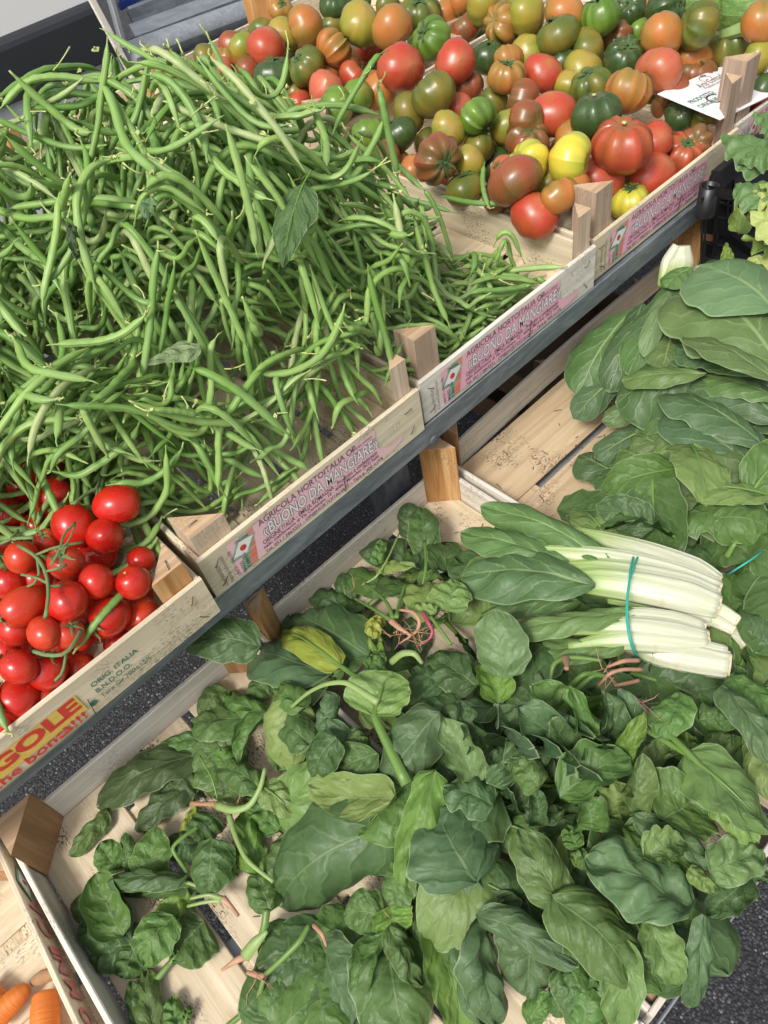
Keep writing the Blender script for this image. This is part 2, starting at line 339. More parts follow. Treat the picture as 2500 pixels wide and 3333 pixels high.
FONT = None
def text(s, parent, org, w, h, mat, bold=0., xd=(1, 0, 0), ud=(0, 0, 1), lift=0., shear=0., name='lettering'):
    # lettering in the plane of xd, ud with its lower left corner at org, stretched to w x h
    cu = bpy.data.curves.new('txt', 'FONT'); cu.body = s; cu.size = 1; cu.offset = bold; cu.shear = shear; cu.resolution_u = 3
    ob = bpy.data.objects.new('txt', cu); me = bpy.data.meshes.new_from_object(ob); bpy.data.objects.remove(ob)
    V = np.empty(len(me.vertices) * 3); me.vertices.foreach_get('co', V); V = V.reshape(-1, 3)
    if bold:          # spacing from the plain letters, so that two weights of one line register
        c2 = bpy.data.curves.new('txt', 'FONT'); c2.body = s; c2.size = 1; c2.shear = shear; o2 = bpy.data.objects.new('txt', c2); m2 = bpy.data.meshes.new_from_object(o2); bpy.data.objects.remove(o2)
        V2 = np.empty(len(m2.vertices) * 3); m2.vertices.foreach_get('co', V2); V2 = V2.reshape(-1, 3); bpy.data.meshes.remove(m2)
    else: V2 = V
    lo, hi = V2.min(0), V2.max(0); xd = nrm(xd); ud = nrm(ud); nd = np.cross(xd, ud)
    N_ = np.array(org)[None] + (V[:, :1] - lo[0]) / (hi[0] - lo[0]) * w * xd + (V[:, 1:2] - lo[1]) / (hi[1] - lo[1]) * h * ud + nd * lift
    N_ = N_ - root_off(parent)
    me.vertices.foreach_set('co', N_.ravel()); me.update(); me.materials.clear(); me.materials.append(M[mat]); me.name = name
    return link(name, me, parent)
def root_off(o):
    z = np.zeros(3)
    while o is not None: z = z + np.array(o.location); o = o.parent
    return z
def panel(parent, pts, mat, name='print_panel', uvs=1.):      # flat printed patch
    P = np.array(pts, float); uv = np.c_[(P[:, 0] + P[:, 1]) * uvs, P[:, 2] * uvs]
    return mesh(name, P - root_off(parent), [tuple(range(len(P)))], mat, parent, uv, smooth=False)

# ------------------------------------------------------------------ ground and back
g = mesh('asphalt_ground', [(-60, -60, -.86), (60, -60, -.86), (60, 60, -.86), (-60, 60, -.86)], [(0, 1, 2, 3)], 'asphalt', smooth=False); g['kind'] = 'structure'

# ------------------------------------------------------------------ crates
def crate(name, label, x0, x1, y0, y1, ztop, h, slats='y', nsl=4, matb='pale', matf='floor', fmat=None, posts=None, ph=.055, bows=None, gap=.008, group='open wooden produce crates', skip=()):
    group = group or 'open wooden produce crates'; t = .006; zf = ztop - h; r = thing('wooden_crate', label, 'crate', ((x0 + x1) / 2, (y0 + y1) / 2, zf), group)
    bows = bows or {}; rr = {}
    zc = ztop - h / 2
    def bd(nm, *a, **k): rr[nm] = plank(nm, *a, **k); return rr[nm]
    if 'front' not in skip: bd('front_board', fmat or matb, r, (x0, y0 + t / 2, zc), (x1, y0 + t / 2, zc), (0, 0, 1), h, (0, 1, 0), t, bow=bows.get('f'))
    if 'back' not in skip: bd('back_board', matb, r, (x0, y1 - t / 2, zc), (x1, y1 - t / 2, zc), (0, 0, 1), h, (0, 1, 0), t, bow=bows.get('b'))
    bd('side_board', matb, r, (x0 + t / 2 + .0005, y0 + t + .0003, zc - .001), (x0 + t / 2 + .0005, y1 - t - .0003, zc - .001), (0, 0, 1), h * .96, (1, 0, 0), t, bow=bows.get('l'))
    bd('side_board', matb, r, (x1 - t / 2 - .0005, y0 + t + .0003, zc - .001), (x1 - t / 2 - .0005, y1 - t - .0003, zc - .001), (0, 0, 1), h * .96, (1, 0, 0), t, bow=bows.get('r'))
    zs = zf + .004 + .001
    if slats == 'y':
        w = (x1 - x0 - 2 * t - .002 - gap * (nsl - 1)) / nsl
        for i in range(nsl):
            xc = x0 + t + .001 + w / 2 + i * (w + gap); plank('floor_slat', matf, r, (xc, y0 + t + .001, zs), (xc, y1 - t - .001, zs), (1, 0, 0), w * U(.97, 1.), (0, 0, 1), .004)
        for yy in (y0 + .07, (y0 + y1) / 2, y1 - .07): plank('cross_bar', matf, r, (x0 + .01, yy, zs - .0065), (x1 - .01, yy, zs - .0065), (0, 1, 0), .03, (0, 0, 1), .008, seg=3)
    else:
        w = (y1 - y0 - 2 * t - .002 - gap * (nsl - 1)) / nsl
        for i in range(nsl):
            yc = y0 + t + .001 + w / 2 + i * (w + gap); plank('floor_slat', matf, r, (x0 + t + .001, yc, zs), (x1 - t - .001, yc, zs), (0, 1, 0), w * U(.97, 1.), (0, 0, 1), .004)
        for xx in (x0 + .05, (x0 + x1) / 2 + .04, x1 - .05): plank('cross_bar', matf, r, (xx, y0 + .01, zs - .0065), (xx, y1 - .01, zs - .0065), (1, 0, 0), .05, (0, 0, 1), .008, seg=3)
    posts = posts or {}
    for key, (px, py, sx, sy) in dict(fl=(x0 + t + .001, y0 + t + .0005, 1, 1), fr=(x1 - t - .001, y0 + t + .0005, -1, 1), bl=(x0 + t + .001, y1 - t - .0005, 1, -1), br=(x1 - t - .001, y1 - t - .0005, -1, -1)).items():
        o = dict(mat='dark' if matb == 'dark' else 'post4', leg=.03, top=ph, tilt=(0, 0)); o.update(posts.get(key, {}))
        post(r, px, py, sx, sy, zs + .0025, ztop + o['top'], o['leg'], o['mat'], o['tilt'])
    return r, rr

UF = dict(h=.066, ztop=0.)
crA, A_ = crate('a', 'wooden crate of small red tomatoes, front board lettered in red on a yellow stripe', -.262, .105, .507, 1.09, 0., .062, 'y', 4, 'pale', 'floor', 'pale', posts={'fr': dict(mat='post2', top=.028, leg=.036), 'fl': dict(mat='post')})
crB, B_ = crate('b', 'wooden crate under the front of the heap, faded pink label beside the yellow-lettered board', .113, .433, .526, 1.11, 0., .066, 'y', 4, 'pale', 'floor', 'pale', posts={'fl': dict(mat='post4', top=.028, leg=.042), 'fr': dict(mat='post4', top=.048, leg=.024)})
crC, C_ = crate('c', 'wooden crate under the right slope of the bean heap, bright pink label, bleached ends', .441, .776, .532, 1.115, 0., .066, 'x', 4, 'pale', 'floor', 'white', posts={'fl': dict(mat='post3', top=.055, leg=.034), 'fr': dict(mat='post4', top=.055, leg=.026)})
crD, D_ = crate('d', 'wooden crate of big ribbed tomatoes, pink label torn by a knot hole', .784, 1.133, .541, 1.125, 0., .066, 'x', 4, 'pale', 'floor', 'pale', posts={'fl': dict(mat='post3', top=.062, leg=.036), 'fr': dict(mat='post3', top=.075, leg=.026), 'bl': dict(mat='post3', top=.05), 'br': dict(mat='post3', top=.05)})
crE, E_ = crate('e', 'wooden crate of green and brown tomatoes under the white price card', 1.141, 1.476, .548, 1.13, 0., .066, 'x', 4, 'pale', 'floor', 'white', posts={'fl': dict(mat='post3', top=.085, leg=.036), 'bl': dict(mat='post3', top=.06), 'fr': dict(mat='post3', top=.02)})
crD2, _ = crate('d2', 'second-row wooden crate of orange and red tomatoes behind the bean heap', .80, 1.135, 1.138, 1.712, 0., .066, 'y', 4, 'pale', 'floor', posts={'bl': dict(mat='post', top=.02), 'br': dict(mat='post2', top=.09, leg=.05), 'fl': dict(mat='post3', top=.045), 'fr': dict(mat='post3', top=.05)})
crE2, _ = crate('e2', 'second-row wooden crate of green tomatoes at the top edge', 1.15, 1.49, 1.142, 1.72, 0., .066, 'y', 4, 'pale', 'floor', posts={'fl': dict(mat='post3', top=.05)})
crF, _ = crate('f', 'wooden crate of green marrows in the top right corner', 1.487, 1.83, .60, 1.19, .0, .066, 'x', 4, 'white', 'floor')
crB2, _ = crate('b2', 'wooden crate hidden behind the bean heap, only a corner post showing', .44, .785, 1.125, 1.70, 0., .066, 'y', 4, 'pale', 'floor', posts={'bl': dict(mat='post2', top=.03, leg=.04), 'br': dict(mat='post', top=.02)})
# lower row
LZ = -.198
crL0, L0_ = crate('l0', 'lower wooden crate with spread out spinach, bare floor slats at its left', -.208, .128, -.012, .566, LZ, .05, 'y', 3, 'white', 'floor', posts={'bl': dict(mat='post', top=.035, leg=.045), 'br': dict(mat='post', top=-.004, leg=.035), 'fl': dict(top=.03), 'fr': dict(top=-.01)},
    bows={'l': lambda s: (-.006 * math.sin(math.pi * s), 0, 0)})
crL1, L1_ = crate('l1', 'lower wooden crate overflowing with spinach at the near edge of the stall', .137, .486, -.012, .566, LZ, .05, 'y', 3, 'white', 'floor', posts={'bl': dict(mat='post2', top=.052, leg=.03), 'br': dict(mat='post2', top=.064, leg=.034), 'fl': dict(mat='post', top=-.01), 'fr': dict(mat='post', top=-.01)})
crL2, L2_ = crate('l2', 'lower wooden crate holding chard, stained floor boards and a bowed back board', .494, 1.092, -.005, .578, LZ, .05, 'x', 5, 'white', 'floor2', posts={'bl': dict(mat='post', top=.058, leg=.028), 'br': dict(mat='post2', top=.085, leg=.05), 'fl': dict(top=-.01), 'fr': dict(top=.02)},
    bows={'b': lambda s: (0, .006 * math.sin(math.pi * s), .016 * s)})
crK, K_ = crate('k', 'lower wooden crate with carrots in the bottom left corner', -.575, -.214, -.012, .566, LZ, .05, 'x', 7, 'pale', 'floor', posts={'br': dict(mat='post', top=-.004)}, bows={'r': lambda s: (-.026 * math.sin(math.pi * (1 - s)) ** .8 * (.4 + .6 * (1 - s)), 0, 0)}, gap=.013)

# staples on the front boards and floors
for r, x0, x1, y in ((crA, -.262, .105, .507), (crB, .113, .433, .526), (crC, .441, .776, .532), (crD, .784, 1.133, .541), (crE, 1.141, 1.476, .548)):
    for x in (x0 + .017, x1 - .019):
        for z in (-.018, -.05): staple(r, (x + U(-.003, .003), y - .0002, z), (U(.3, .9), 0, U(-1, 1)), (0, -1, 0), .011, random.choice(['steel', 'rust']))
    staple(r, ((x0 + x1) / 2 + .03, y - .0004, -.047), (.15, 0, 1), (0, -1, 0), .024, 'rust')
for r, pts, z in ((crL2, [(.53, .50), (.585, .535), (.55, .44), (.62, .49), (.66, .46), (.70, .53), (.75, .49), (.58, .40), (.68, .37)], LZ - .043), (crL0, [(-.16, .40), (-.15, .47), (-.02, .50), (.06, .12), (.10, .08), (-.10, .25), (.05, .05)], LZ - .043), (crL1, [(.18, .5), (.44, .42), (.40, .50), (.46, .47)], LZ - .043)):
    for (x, y) in pts: staple(r, (x, y, z + .0006), (U(-1, 1), U(-1, 1), 0), (0, 0, 1), .011, 'rust')
for (x, y, z) in ((.155, .5595, LZ - .02), (.48, .5595, LZ - .02), (.52, .574, LZ - .012), (.64, .586, LZ - .015)): staple(crL1 if x < .49 else crL2, (x, y, z), (.2, 0, 1), (0, -1, 0), .012)
for (x, y, px_) in ((.476, .556, crL1), (.155, .556, crL1)): staple(px_, (x - .004, y - .004, LZ + (.0648 if x > .3 else .0528)), (1, .2, 0), (0, 0, 1), .014)
staple(crA, (.086, .522, .0286), (.3, 1, 0), (0, 0, 1), .012); staple(crB, (.133, .545, .0286), (1, .1, 0), (0, 0, 1), .010)

# printed fronts
def pink_front(cr, bd, x0, x1, y, pk, seedy=0):
    y = y - .0011; L = x1 - x0; X = lambda f: x0 + L * f; Z = lambda f: -.066 * (1 - f)
    def blob(pts, mat, k): return panel(bd, [(X(a), y - k * .00012, Z(b)) for a, b in pts], mat)
    blob([(.10, .14), (.83, .14), (.885, .22), (.89, .34), (.87, .30), (.82, .30), (.775, .42), (.76, .62), (.775, .88), (.105, .90)], pk, 0)
    blob([(.155, .14), (.185, .14), (.215, .90), (.185, .90)], 'redp', 1); blob([(.125, .14), (.155, .14), (.185, .90), (.155, .90)], 'greenp', 1)
    em = blob([(.095, .50), (.165, .42), (.215, .76), (.145, .86)], 'greenp', 2); em.name = 'emblem'
    e2 = panel(bd, [(X(a), y - .0004, Z(b)) for a, b in [(.107, .53), (.160, .48), (.203, .74), (.150, .80)]], 'inkw', 'emblem')
    cx, cz = X(.155), Z(.64); panel(bd, [(cx + .0042 * math.cos(a), y - .0006, cz + .0042 * math.sin(a)) for a in np.linspace(0, 2 * math.pi, 13)[:-1]], 'inkr', 'emblem')
    text('ITALIANI', bd, (X(.135), y, Z(.82)), .017, .004, 'ink', .0, (1, 0, -.12), lift=.0007)
    text('ITALIA', bd, (X(.112), y, Z(.505)), .014, .003, 'ink', .0, (1, 0, -.12), lift=.0007)
    fy = y - .0003
    text('AGRICOLA HORTOITALIA OP', bd, (X(.235), fy, Z(.785)), L * .44, .0085, 'inkdg', .01)
    text('«BUONO DA MANGIARE»', bd, (X(.24), fy - .0001, Z(.495)), L * .53, .0165, 'inkdg', .042, shear=.1); text('«BUONO DA MANGIARE»', bd, (X(.24), fy - .0003, Z(.495)), L * .53, .0165, 'inkw', .012, shear=.1)
    text('ORIGINE ITALIA - EMILIA ROMAGNA - Prodotto e confezionato', bd, (X(.225), fy, Z(.35)), L * .535, .0068, 'inkdg', .012)
    text('nello stabilimento di Via Cantalupo, 10 - 40061 Minerbio (BO) Italia', bd, (X(.22), fy, Z(.235)), L * .545, .0066, 'inkdg', .012)
    text('Tel. 051 / 2863321 - OP@HORTOITALIA.IT - Tara g. 400 ±15%', bd, (X(.22), fy, Z(.12)), L * .56, .0064, 'inkdg', .012)
    text('Prataiolo coltivato', bd, (X(.655), fy, Z(.79)), L * .10, .0045, 'inkdg', .0); text('(Agaricus Bisporus)', bd, (X(.66), fy, Z(.68)), L * .105, .0045, 'inkdg', .0)
    for k, (s, w) in enumerate((('Lotto 060/2024', .036), ('Raccolta Differenziata', .045))): text(s, bd, (X(.055 + .024 * k), fy, Z(.13)), w, .0042, 'inkdg', .0, (0, 0, 1), (-1, 0, 0))
    for k, (s, w) in enumerate((('LODI Srl - Cento (FE)', .042), ('BNDOO', .017), ('IT 0046131', .022))): text(s, bd, (X(.112 + .022 * k), fy - .0002, Z(.14)), w, .0045, 'ink', .0, (0, 0, 1), (-1, 0, 0))
pink_front(crB, B_['front_board'], .113, .433, .526, 'pinkf'); pink_front(crC, C_['front_board'], .441, .776, .532, 'pink'); pink_front(crD, D_['front_board'], .784, 1.133, .541, 'pink'); pink_front(crE, E_['front_board'], 1.141, 1.476, .548, 'pink')
mesh('knot_hole', np.array([(1.073 + .008 * math.cos(a) * (1 + .3 * math.sin(3 * a)) + .004 * math.sin(a), .5395, -.048 + .011 * math.sin(a)) for a in np.linspace(0, 2 * math.pi, 15)[:-1]]) - root_off(D_['front_board']), [tuple(range(14))], 'ink', D_['front_board'], np.zeros((14, 2)), False)
bd = A_['front_board']; ya = .507 - .0011
panel(bd, [(-.30, ya, -.046), (-.052, ya, -.046), (-.052, ya, -.017), (-.30, ya, -.017)], 'yellowp')
text('FRAGOLE', bd, (-.206, ya - .0003, -.037), .150, .0185, 'inkr', .045, shear=.0)
text('...che bontà!!!', bd, (-.172, ya - .0003, -.0555), .115, .0115, 'inkr', .02)
panel(bd, [(-.26, ya, -.0585), (-.048, ya, -.0585), (-.048, ya, -.0577), (-.26, ya, -.0577)], 'inkg')
text('ORIG. ITALIA', bd, (-.036, ya, -.026), .052, .0068, 'inkg', .012); text('B.N.D.O.O.', bd, (-.036, ya, -.037), .040, .0068, 'inkg', .012)
text('Tara Gr.700±15%', bd, (-.036, ya, -.0475), .058, .0062, 'inkg', .0)
panel(bd, [(-.045 + .004 * math.cos(a), ya, -.045 + .004 * math.sin(a)) for a in np.linspace(0, 2 * math.pi, 13)[:-1]], 'inkg')
# lettering on the right side board of the carrot crate (faces left, seen from above)
bd = [o for o in crK.children if o.name.startswith('side_board')][1]
xk = lambda y: -.214 - .0035 + .0035 - .026 * math.sin(math.pi * (1 - (y - (-.0057)) / .5654)) ** .8 * (.4 + .6 * (1 - (y + .0057) / .5654)) + .0006
def wrapx(ob):          # lay flat lettering onto the bowed board
    me = ob.data; off = root_off(ob.parent)
    for v in me.vertices: v.co.x = xk(v.co.y + off[1]) - off[0] + .0004
for q, (ch, yy) in enumerate(zip('ANOMNICA', (.285, .315, .345, .375, .402, .425, .445, .472))): wrapx(text(ch, bd, (0, yy, LZ - .030), .019 if ch != 'I' else .006, .021, 'inkpk', .03, (0, 1, 0), (0, 0, 1)))
wrapx(text('COOP. AGRICOLA - ORTOFRUTTA - PRODOTTO IN ITALIA - CAT. I', bd, (0, .24, LZ - .040), .25, .0042, 'inkdg', .0, (0, 1, 0), (0, 0, 1)))
em = panel(bd, [(0, .487, LZ - .018), (0, .512, LZ - .033), (0, .537, LZ - .018), (0, .512, LZ - .004)], 'greenp', 'emblem'); wrapx(em)
e2 = panel(bd, [(0, .493, LZ - .018), (0, .512, LZ - .029), (0, .531, LZ - .018), (0, .512, LZ - .008)], 'inkw', 'emblem'); wrapx(e2); e2.location.x += .0003
e3 = panel(bd, [(0, .512 + .003 * math.cos(a), LZ - .018 + .004 * math.sin(a)) for a in np.linspace(0, 2 * math.pi, 11)[:-1]], 'inkpk', 'emblem'); wrapx(e3); e3.location.x += .0006

# ------------------------------------------------------------------ stands
st = thing('display_stand', 'grey steel rail and legs carrying the upper row of crates', 'stand', (.6, .53, -.86))
so_ = np.array(st.location)
def bar(name, mat, parent, p0, p1, wd, w, td, t, **k):
    V, F, uv = plankg(p0, p1, wd, w, td, t, seg=8, jit=.0001, ch=.0015, **k); return mesh(name, V - root_off(parent), F, mat, parent, uv, smooth=False)
bar('front_rail', 'rail', st, (-.75, .5215, -.0805), (2.6, .5415, -.0805), (0, 0, 1), .035, (0, 1, 0), .003)
bar('rail_flange', 'rail', st, (-.75, .541, -.0715), (2.6, .561, -.0715), (0, 1, 0), .036, (0, 0, 1), .003)
for y in (.80, 1.12, 1.40, 1.72): bar('shelf_bar', 'galv', st, (-.75, y, -.085), (2.6, y, -.085), (0, 1, 0), .03, (0, 0, 1), .02)
for x, y in ((.415, .60), (-.70, .60), (1.62, .62), (.415, 1.7), (1.62, 1.7)): bar('leg', 'leg', st, (x, y, -.86), (x, y, -.097), (1, 0, 0), .045, (0, 1, 0), .045)
bar('brace', 'leg', st, (.44, .605, -.30), (.75, .605, -.55), (1, 0, 1), .03, (0, 1, 0), .004)
b = aty(1405, 1427, .532); V, F, uv = tubeg([(b[0], .5305, b[2]), (b[0], .5265, b[2]), (b[0], .5255, b[2]), (b[0], .525, b[2])], [.0075, .0075, .006, .002], 16, up=(1, 0, 0)); mesh('bolt', V - so_, F, 'leg', st, uv)
st2 = thing('display_stand', 'galvanised lower stand under the spinach and chard crates', 'stand', (.2, .3, -.86))
for y in (.06, .30, .468): bar('shelf_bar', 'galv', st2, (-.9, y, -.268), (1.5, y, -.268), (0, 1, 0), .05, (0, 0, 1), .012)
bar('front_rail', 'galv', st2, (-.9, -.018, -.275), (1.5, -.018, -.275), (0, 0, 1), .035, (0, 1, 0), .003)
for x in (-.85, 1.0): bar('leg', 'galv', st2, (x, .28, -.86), (x, .28, -.28), (1, 0, 0), .04, (0, 1, 0), .04)
# empty crates stored on the ground under the stand
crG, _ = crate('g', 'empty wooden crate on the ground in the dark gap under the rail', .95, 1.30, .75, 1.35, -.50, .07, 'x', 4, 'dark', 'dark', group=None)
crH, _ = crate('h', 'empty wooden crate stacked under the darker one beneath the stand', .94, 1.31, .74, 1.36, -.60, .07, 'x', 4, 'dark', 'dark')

# ------------------------------------------------------------------ van and things behind
van = thing('parked_van', 'white van side with a broad dark grey rubbing strip, parked behind the stall', 'van', (.3, 2.0, -.86), None)
vz = np.array(van.location)
def slab(name, mat, parent, x0, x1, y0, y1, z0, z1, rot=0., piv=(0.9, 2.0)):
    prof = [(y0, z0), (y0, z0 + .004)] + [(y0 - 0, z) for z in np.linspace(z0 + .004, z1 - .02, 4)[1:]] + [(y0 + .003, z1 - .010), (y0 + .010, z1 - .003), (y0 + .02, z1), (y1, z1), (y1, z0)]
    V = []; c, s = math.cos(rot), math.sin(rot); n = len(prof)
    for x in (x0, x1):
        for (y, z) in prof: dx, dy = x - piv[0], y - piv[1]; V.append((piv[0] + c * dx - s * dy, piv[1] + s * dx + c * dy, z))
    F = [(i, (i + 1) % n, n + (i + 1) % n, n + i) for i in range(n)] + [tuple(range(n - 1, -1, -1)), tuple(range(n, 2 * n))]
    return mesh(name, np.array(V) - root_off(parent), F, mat, parent, np.zeros((2 * n, 2)), smooth=False)
vr = math.radians(-3)
slab('body', 'vanwhite', van, -3.5, .885, 2.02, 3.4, -.55, 1.5, vr); slab('rubbing_strip', 'vandark', van, -3.5, .88, 1.995, 2.03, -.040, .080, vr)
for x in (-2.6, .1):
    V, F, uv = tubeg([(x, 2.08, -.56), (x, 2.28, -.56)], [.30, .30], 28, up=(0, 0, 1)); wv = mesh('wheel', V - vz, F, 'blackpl', van, uv)
gl = thing('metal_gate', 'dirty silver metal tubes and ribs lying behind the stall', 'metal frame', (1.3, 2.0, -.2))
def tb(name, mat, parent, P, r, k=14, **kw): V, F, uv = tubeg(P, r, k, **kw); return mesh(name, V - root_off(parent), F, mat, parent, uv)
a, b = aty(440, 178, 2.02), aty(860, 22, 2.1); d = nrm(b - a)
tb('tube', 'galv', gl, [a - d * .02, a, b, b + d * 1.2], [.03, .032, .032, .032], 20)
a, b = aty(430, 105, 2.06), aty(700, 5, 2.12); d = nrm(b - a); bar('rib', 'galv', gl, a, b + d * .6, (0, .5, 1), .035, (0, 1, -.5), .01)
a, b = aty(430, 138, 2.05), aty(760, 15, 2.12); d = nrm(b - a); bar('rib', 'leg', gl, a, b + d * .6, (0, .3, 1), .018, (0, 1, -.3), .03)
a, b = aty(425, 60, 2.08), aty(560, 5, 2.12); d = nrm(b - a); bar('rib', 'rail', gl, a, b + d * .6, (0, .5, 1), .035, (0, 1, -.5), .01)
a, b = aty(420, 38, 2.10), aty(500, 8, 2.12); d = nrm(b - a); bar('rib', 'galv', gl, a, b + d * .6, (0, .5, 1), .02, (0, 1, -.5), .01)
bar('end_plate', 'galv', gl, aty(358, -10, 1.99), aty(402, 150, 1.99), (1, 0, .1), .012, (0, 1, 0), .02)
bc = thing('plastic_crate', 'blue plastic crate corner peeping in at the top edge', 'crate', aty(440, 0, 2.15))
p = aty(430, 2, 2.15); bar('side_panel', 'bluepl', bc, p - np.array([.04, 0, 0]), p + np.array([.16, 0, .01]), (0, 0, 1), .018, (0, 1, 0), .01); bar('side_panel', 'bluepl', bc, p + np.array([-.04, 0, .03]), p + np.array([.16, 0, .04]), (0, 0, 1), .01, (0, 1, 0), .01)
for k in range(6): bar('rib', 'bluepl', bc, p + np.array([-.03 + .03 * k, 0, .005]), p + np.array([-.03 + .03 * k, 0, .05]), (1, 0, 0), .006, (0, 1, 0), .01)
a, b = aty(406, 200, 1.20), aty(300, 0, 1.24); d = nrm(b - a)
o = plank('wooden_strip', 'white', None, a - d * .1, b + d * .25, (1, .3, 0), .012, (0, 1, 0), .006); tag(o, 'pale thin wooden strip leaning up behind the bean heap', 'wood strip')
# dark tray wall left of heap
tr = thing('storage_box', 'black plastic box side behind the left edge of the bean heap', 'box', (-.05, 1.25, -.05)); bar('side_panel', 'blackpl', tr, (-.5, 1.25, .03), (.20, 1.25, .03), (0, 0, 1), .17, (0, 1, 0), .008); bar('side_panel', 'blackpl', tr, (.20, 1.25, .03), (.20, 1.6, .03), (0, 0, 1), .17, (1, 0, 0), .008)

# ------------------------------------------------------------------ beans
GX0, GX1, GY0, GY1, RES = -.34, 1.02, .48, 1.30, .003
nx, ny = int((GX1 - GX0) / RES), int((GY1 - GY0) / RES)
gx = GX0 + (np.arange(nx) + .5) * RES; gy = GY0 + (np.arange(ny) + .5) * RES
XX, YY = np.meshgrid(gx, gy, indexing='ij')
def dome(x, y):
    cx, cy, H = .365, .865, .19
    dx = (x - cx); dy = (y - cy)
    rx = np.where(dx > 0, .262, .41); ry = np.where(dy > 0, .28, .36)
    r = ((np.abs(dx) / rx) ** 1.9 + (np.abs(dy) / ry) ** 1.9) ** (1 / 1.9)
    h = H * np.clip(1 - r ** 1.55, 0, 1)
    # shoulder towards the right rear and a skirt running to the front left
    r2 = np.sqrt(((x - .50) / .18) ** 2 + ((y - .86) / .30) ** 2); h = np.maximum(h, .025 * np.clip(1 - r2 ** 2, 0, 1))
    r3 = np.sqrt(((x - .02) / .36) ** 2 + ((y - .90) / .24) ** 2); h = np.maximum(h, .07 * np.clip(1 - r3 ** 2, 0, 1))
    return h
FL = -.056
inside = ((XX > .113) & (XX < .776) & (YY > .526)) | ((XX > -.262) & (XX < .105) & (YY > .507))
G = np.where(inside, FL, -.075) + dome(XX, YY)
for x in (.109, .438, .780): m = np.abs(XX - x) < .007; G[m] = np.maximum(G[m], .001)
fy = np.where(XX < .11, .510, np.where(XX < .437, .529, .535)); m = (np.abs(YY - fy) < .005) & (XX < .78); G[m] = np.maximum(G[m], .001)
mA = (XX < .10) & (XX > -.26) & (YY < .80) & (YY > .515); G[mA] = np.maximum(G[mA], -.012)   # the tomatoes' tops
def gsample(x, y):
    i = np.clip(((x - GX0) / RES).astype(int), 1, nx - 2); j = np.clip(((y - GY0) / RES).astype(int), 1, ny - 2)
    return np.maximum(np.maximum(G[i, j], G[i + 1, j]), np.maximum(G[i, j + 1], G[i - 1, j]))
def gslope(x, y):
    i = int(np.clip((x - GX0) / RES, 6, nx - 7)); j = int(np.clip((y - GY0) / RES, 6, ny - 7))
    return (G[i + 5, j] - G[i - 5, j]) / (10 * RES), (G[i, j + 5] - G[i, j - 5]) / (10 * RES)
NB = 20
def front(x): return np.where(np.asarray(x) < .108, .507, np.where(np.asarray(x) < .437, .526, np.where(np.asarray(x) < .78, .532, .541)))
def drop(cx, cy, ang, L, r, bend, sb, stiff=.75, commit=True):
    s = np.linspace(-.5, .5, NB); a = ang + bend * s + sb * np.sin(2 * math.pi * s)
    sx, sy = gslope(cx, cy)
    dx, dy = np.cos(a), np.sin(a); sl = sx * dx + sy * dy; f = 1 / np.sqrt(1 + np.clip(sl, -1.6, 1.6) ** 2)
    x = np.cumsum(dx * f) * L / NB; y = np.cumsum(dy * f) * L / NB; x += cx - x.mean(); y += cy - y.mean()
    z = gsample(x, y) + r * .85
    for _ in range(2):
        q = np.c_[x, y, z]; q2 = np.polyval(np.polyfit(s, z, 2), s); al = np.sqrt(np.diff(x) ** 2 + np.diff(y) ** 2 + np.diff(q2) ** 2).sum(); k = L / al
        x = x.mean() + (x - x.mean()) * k; y = y.mean() + (y - y.mean()) * k; z = gsample(x, y) + r * .85
    q = np.polyval(np.polyfit(s, z, 2), s); z2 = q + .62 * max(0, (z - q).max()); z = (1 - stiff) * np.maximum(z, z2 - .012) + stiff * z2
    for _ in range(3): z[1:-1] = (z[:-2] + 2 * z[1:-1] + z[2:]) / 4
    if commit: commitP(np.c_[x, y, z], r)
    return np.c_[x, y, z]
def commitP(P, r):
    x, y, z = P.T
    if 1:
        w = int(math.ceil(r / RES))
        for k in range(NB):
            i = int((x[k] - GX0) / RES); j = int((y[k] - GY0) / RES)
            if i < w + 1 or j < w + 1 or i > nx - w - 2 or j > ny - w - 2: continue
            G[i - w:i + w + 1, j - w:j + w + 1] = np.maximum(G[i - w:i + w + 1, j - w:j + w + 1], z[k] + r * .45)
def beang(P, r, seed):
    rr = np.random.default_rng(seed); n = len(P); s = np.linspace(0, 1, n)
    e = np.clip(s / .10, 0, 1) ** .5 * .999; t = np.clip((1 - s) / .12, 0, 1); rad = r * (.34 + .66 * t ** .7) * (.22 + .78 * e)
    nb = rr.integers(5, 8); rad = rad * (1 + .12 * np.sin(s * nb * 2 * math.pi + rr.uniform(0, 6)) * np.sin(s * math.pi)) * (1 + .12 * rr.uniform(-1, 1) * (s - .5))
    # thin tail at the blossom end, thin stalk at the other
    d0 = nrm(P[0] - P[2]); d1 = nrm(P[-1] - P[-3]); sd = nrm(np.cross(d0, (0, 0, 1))) * rr.uniform(-1, 1)
    tail = np.array([P[0] + d0 * .010 + sd * .0035 + (0, 0, -.001), P[0] + d0 * .0055 + sd * .001]); st = np.array([P[-1] + d1 * .002, P[-1] + d1 * .007 + (0, 0, rr.uniform(-.002, .004))])
    PP = np.concatenate([tail, P, st]); rad = np.concatenate([[.0004, .0008], rad, [r * .33, r * .26]])
    return tubeg(PP, rad, 9, flat=.84, roll=rr.uniform(0, 6.28))
bean_me = []
def heap_pt():
    while True:
        x, y = U(-.30, .72), U(.53, 1.17)
        h = float(dome(np.array(x), np.array(y)))
        if h > .006 or (.50 < x < .70 and .56 < y < .76 and random.random() < .4) or (.22 < x < .66 and .535 < y < .64 and random.random() < .8): return x, y
stuff = MB(); NBASE = 2600
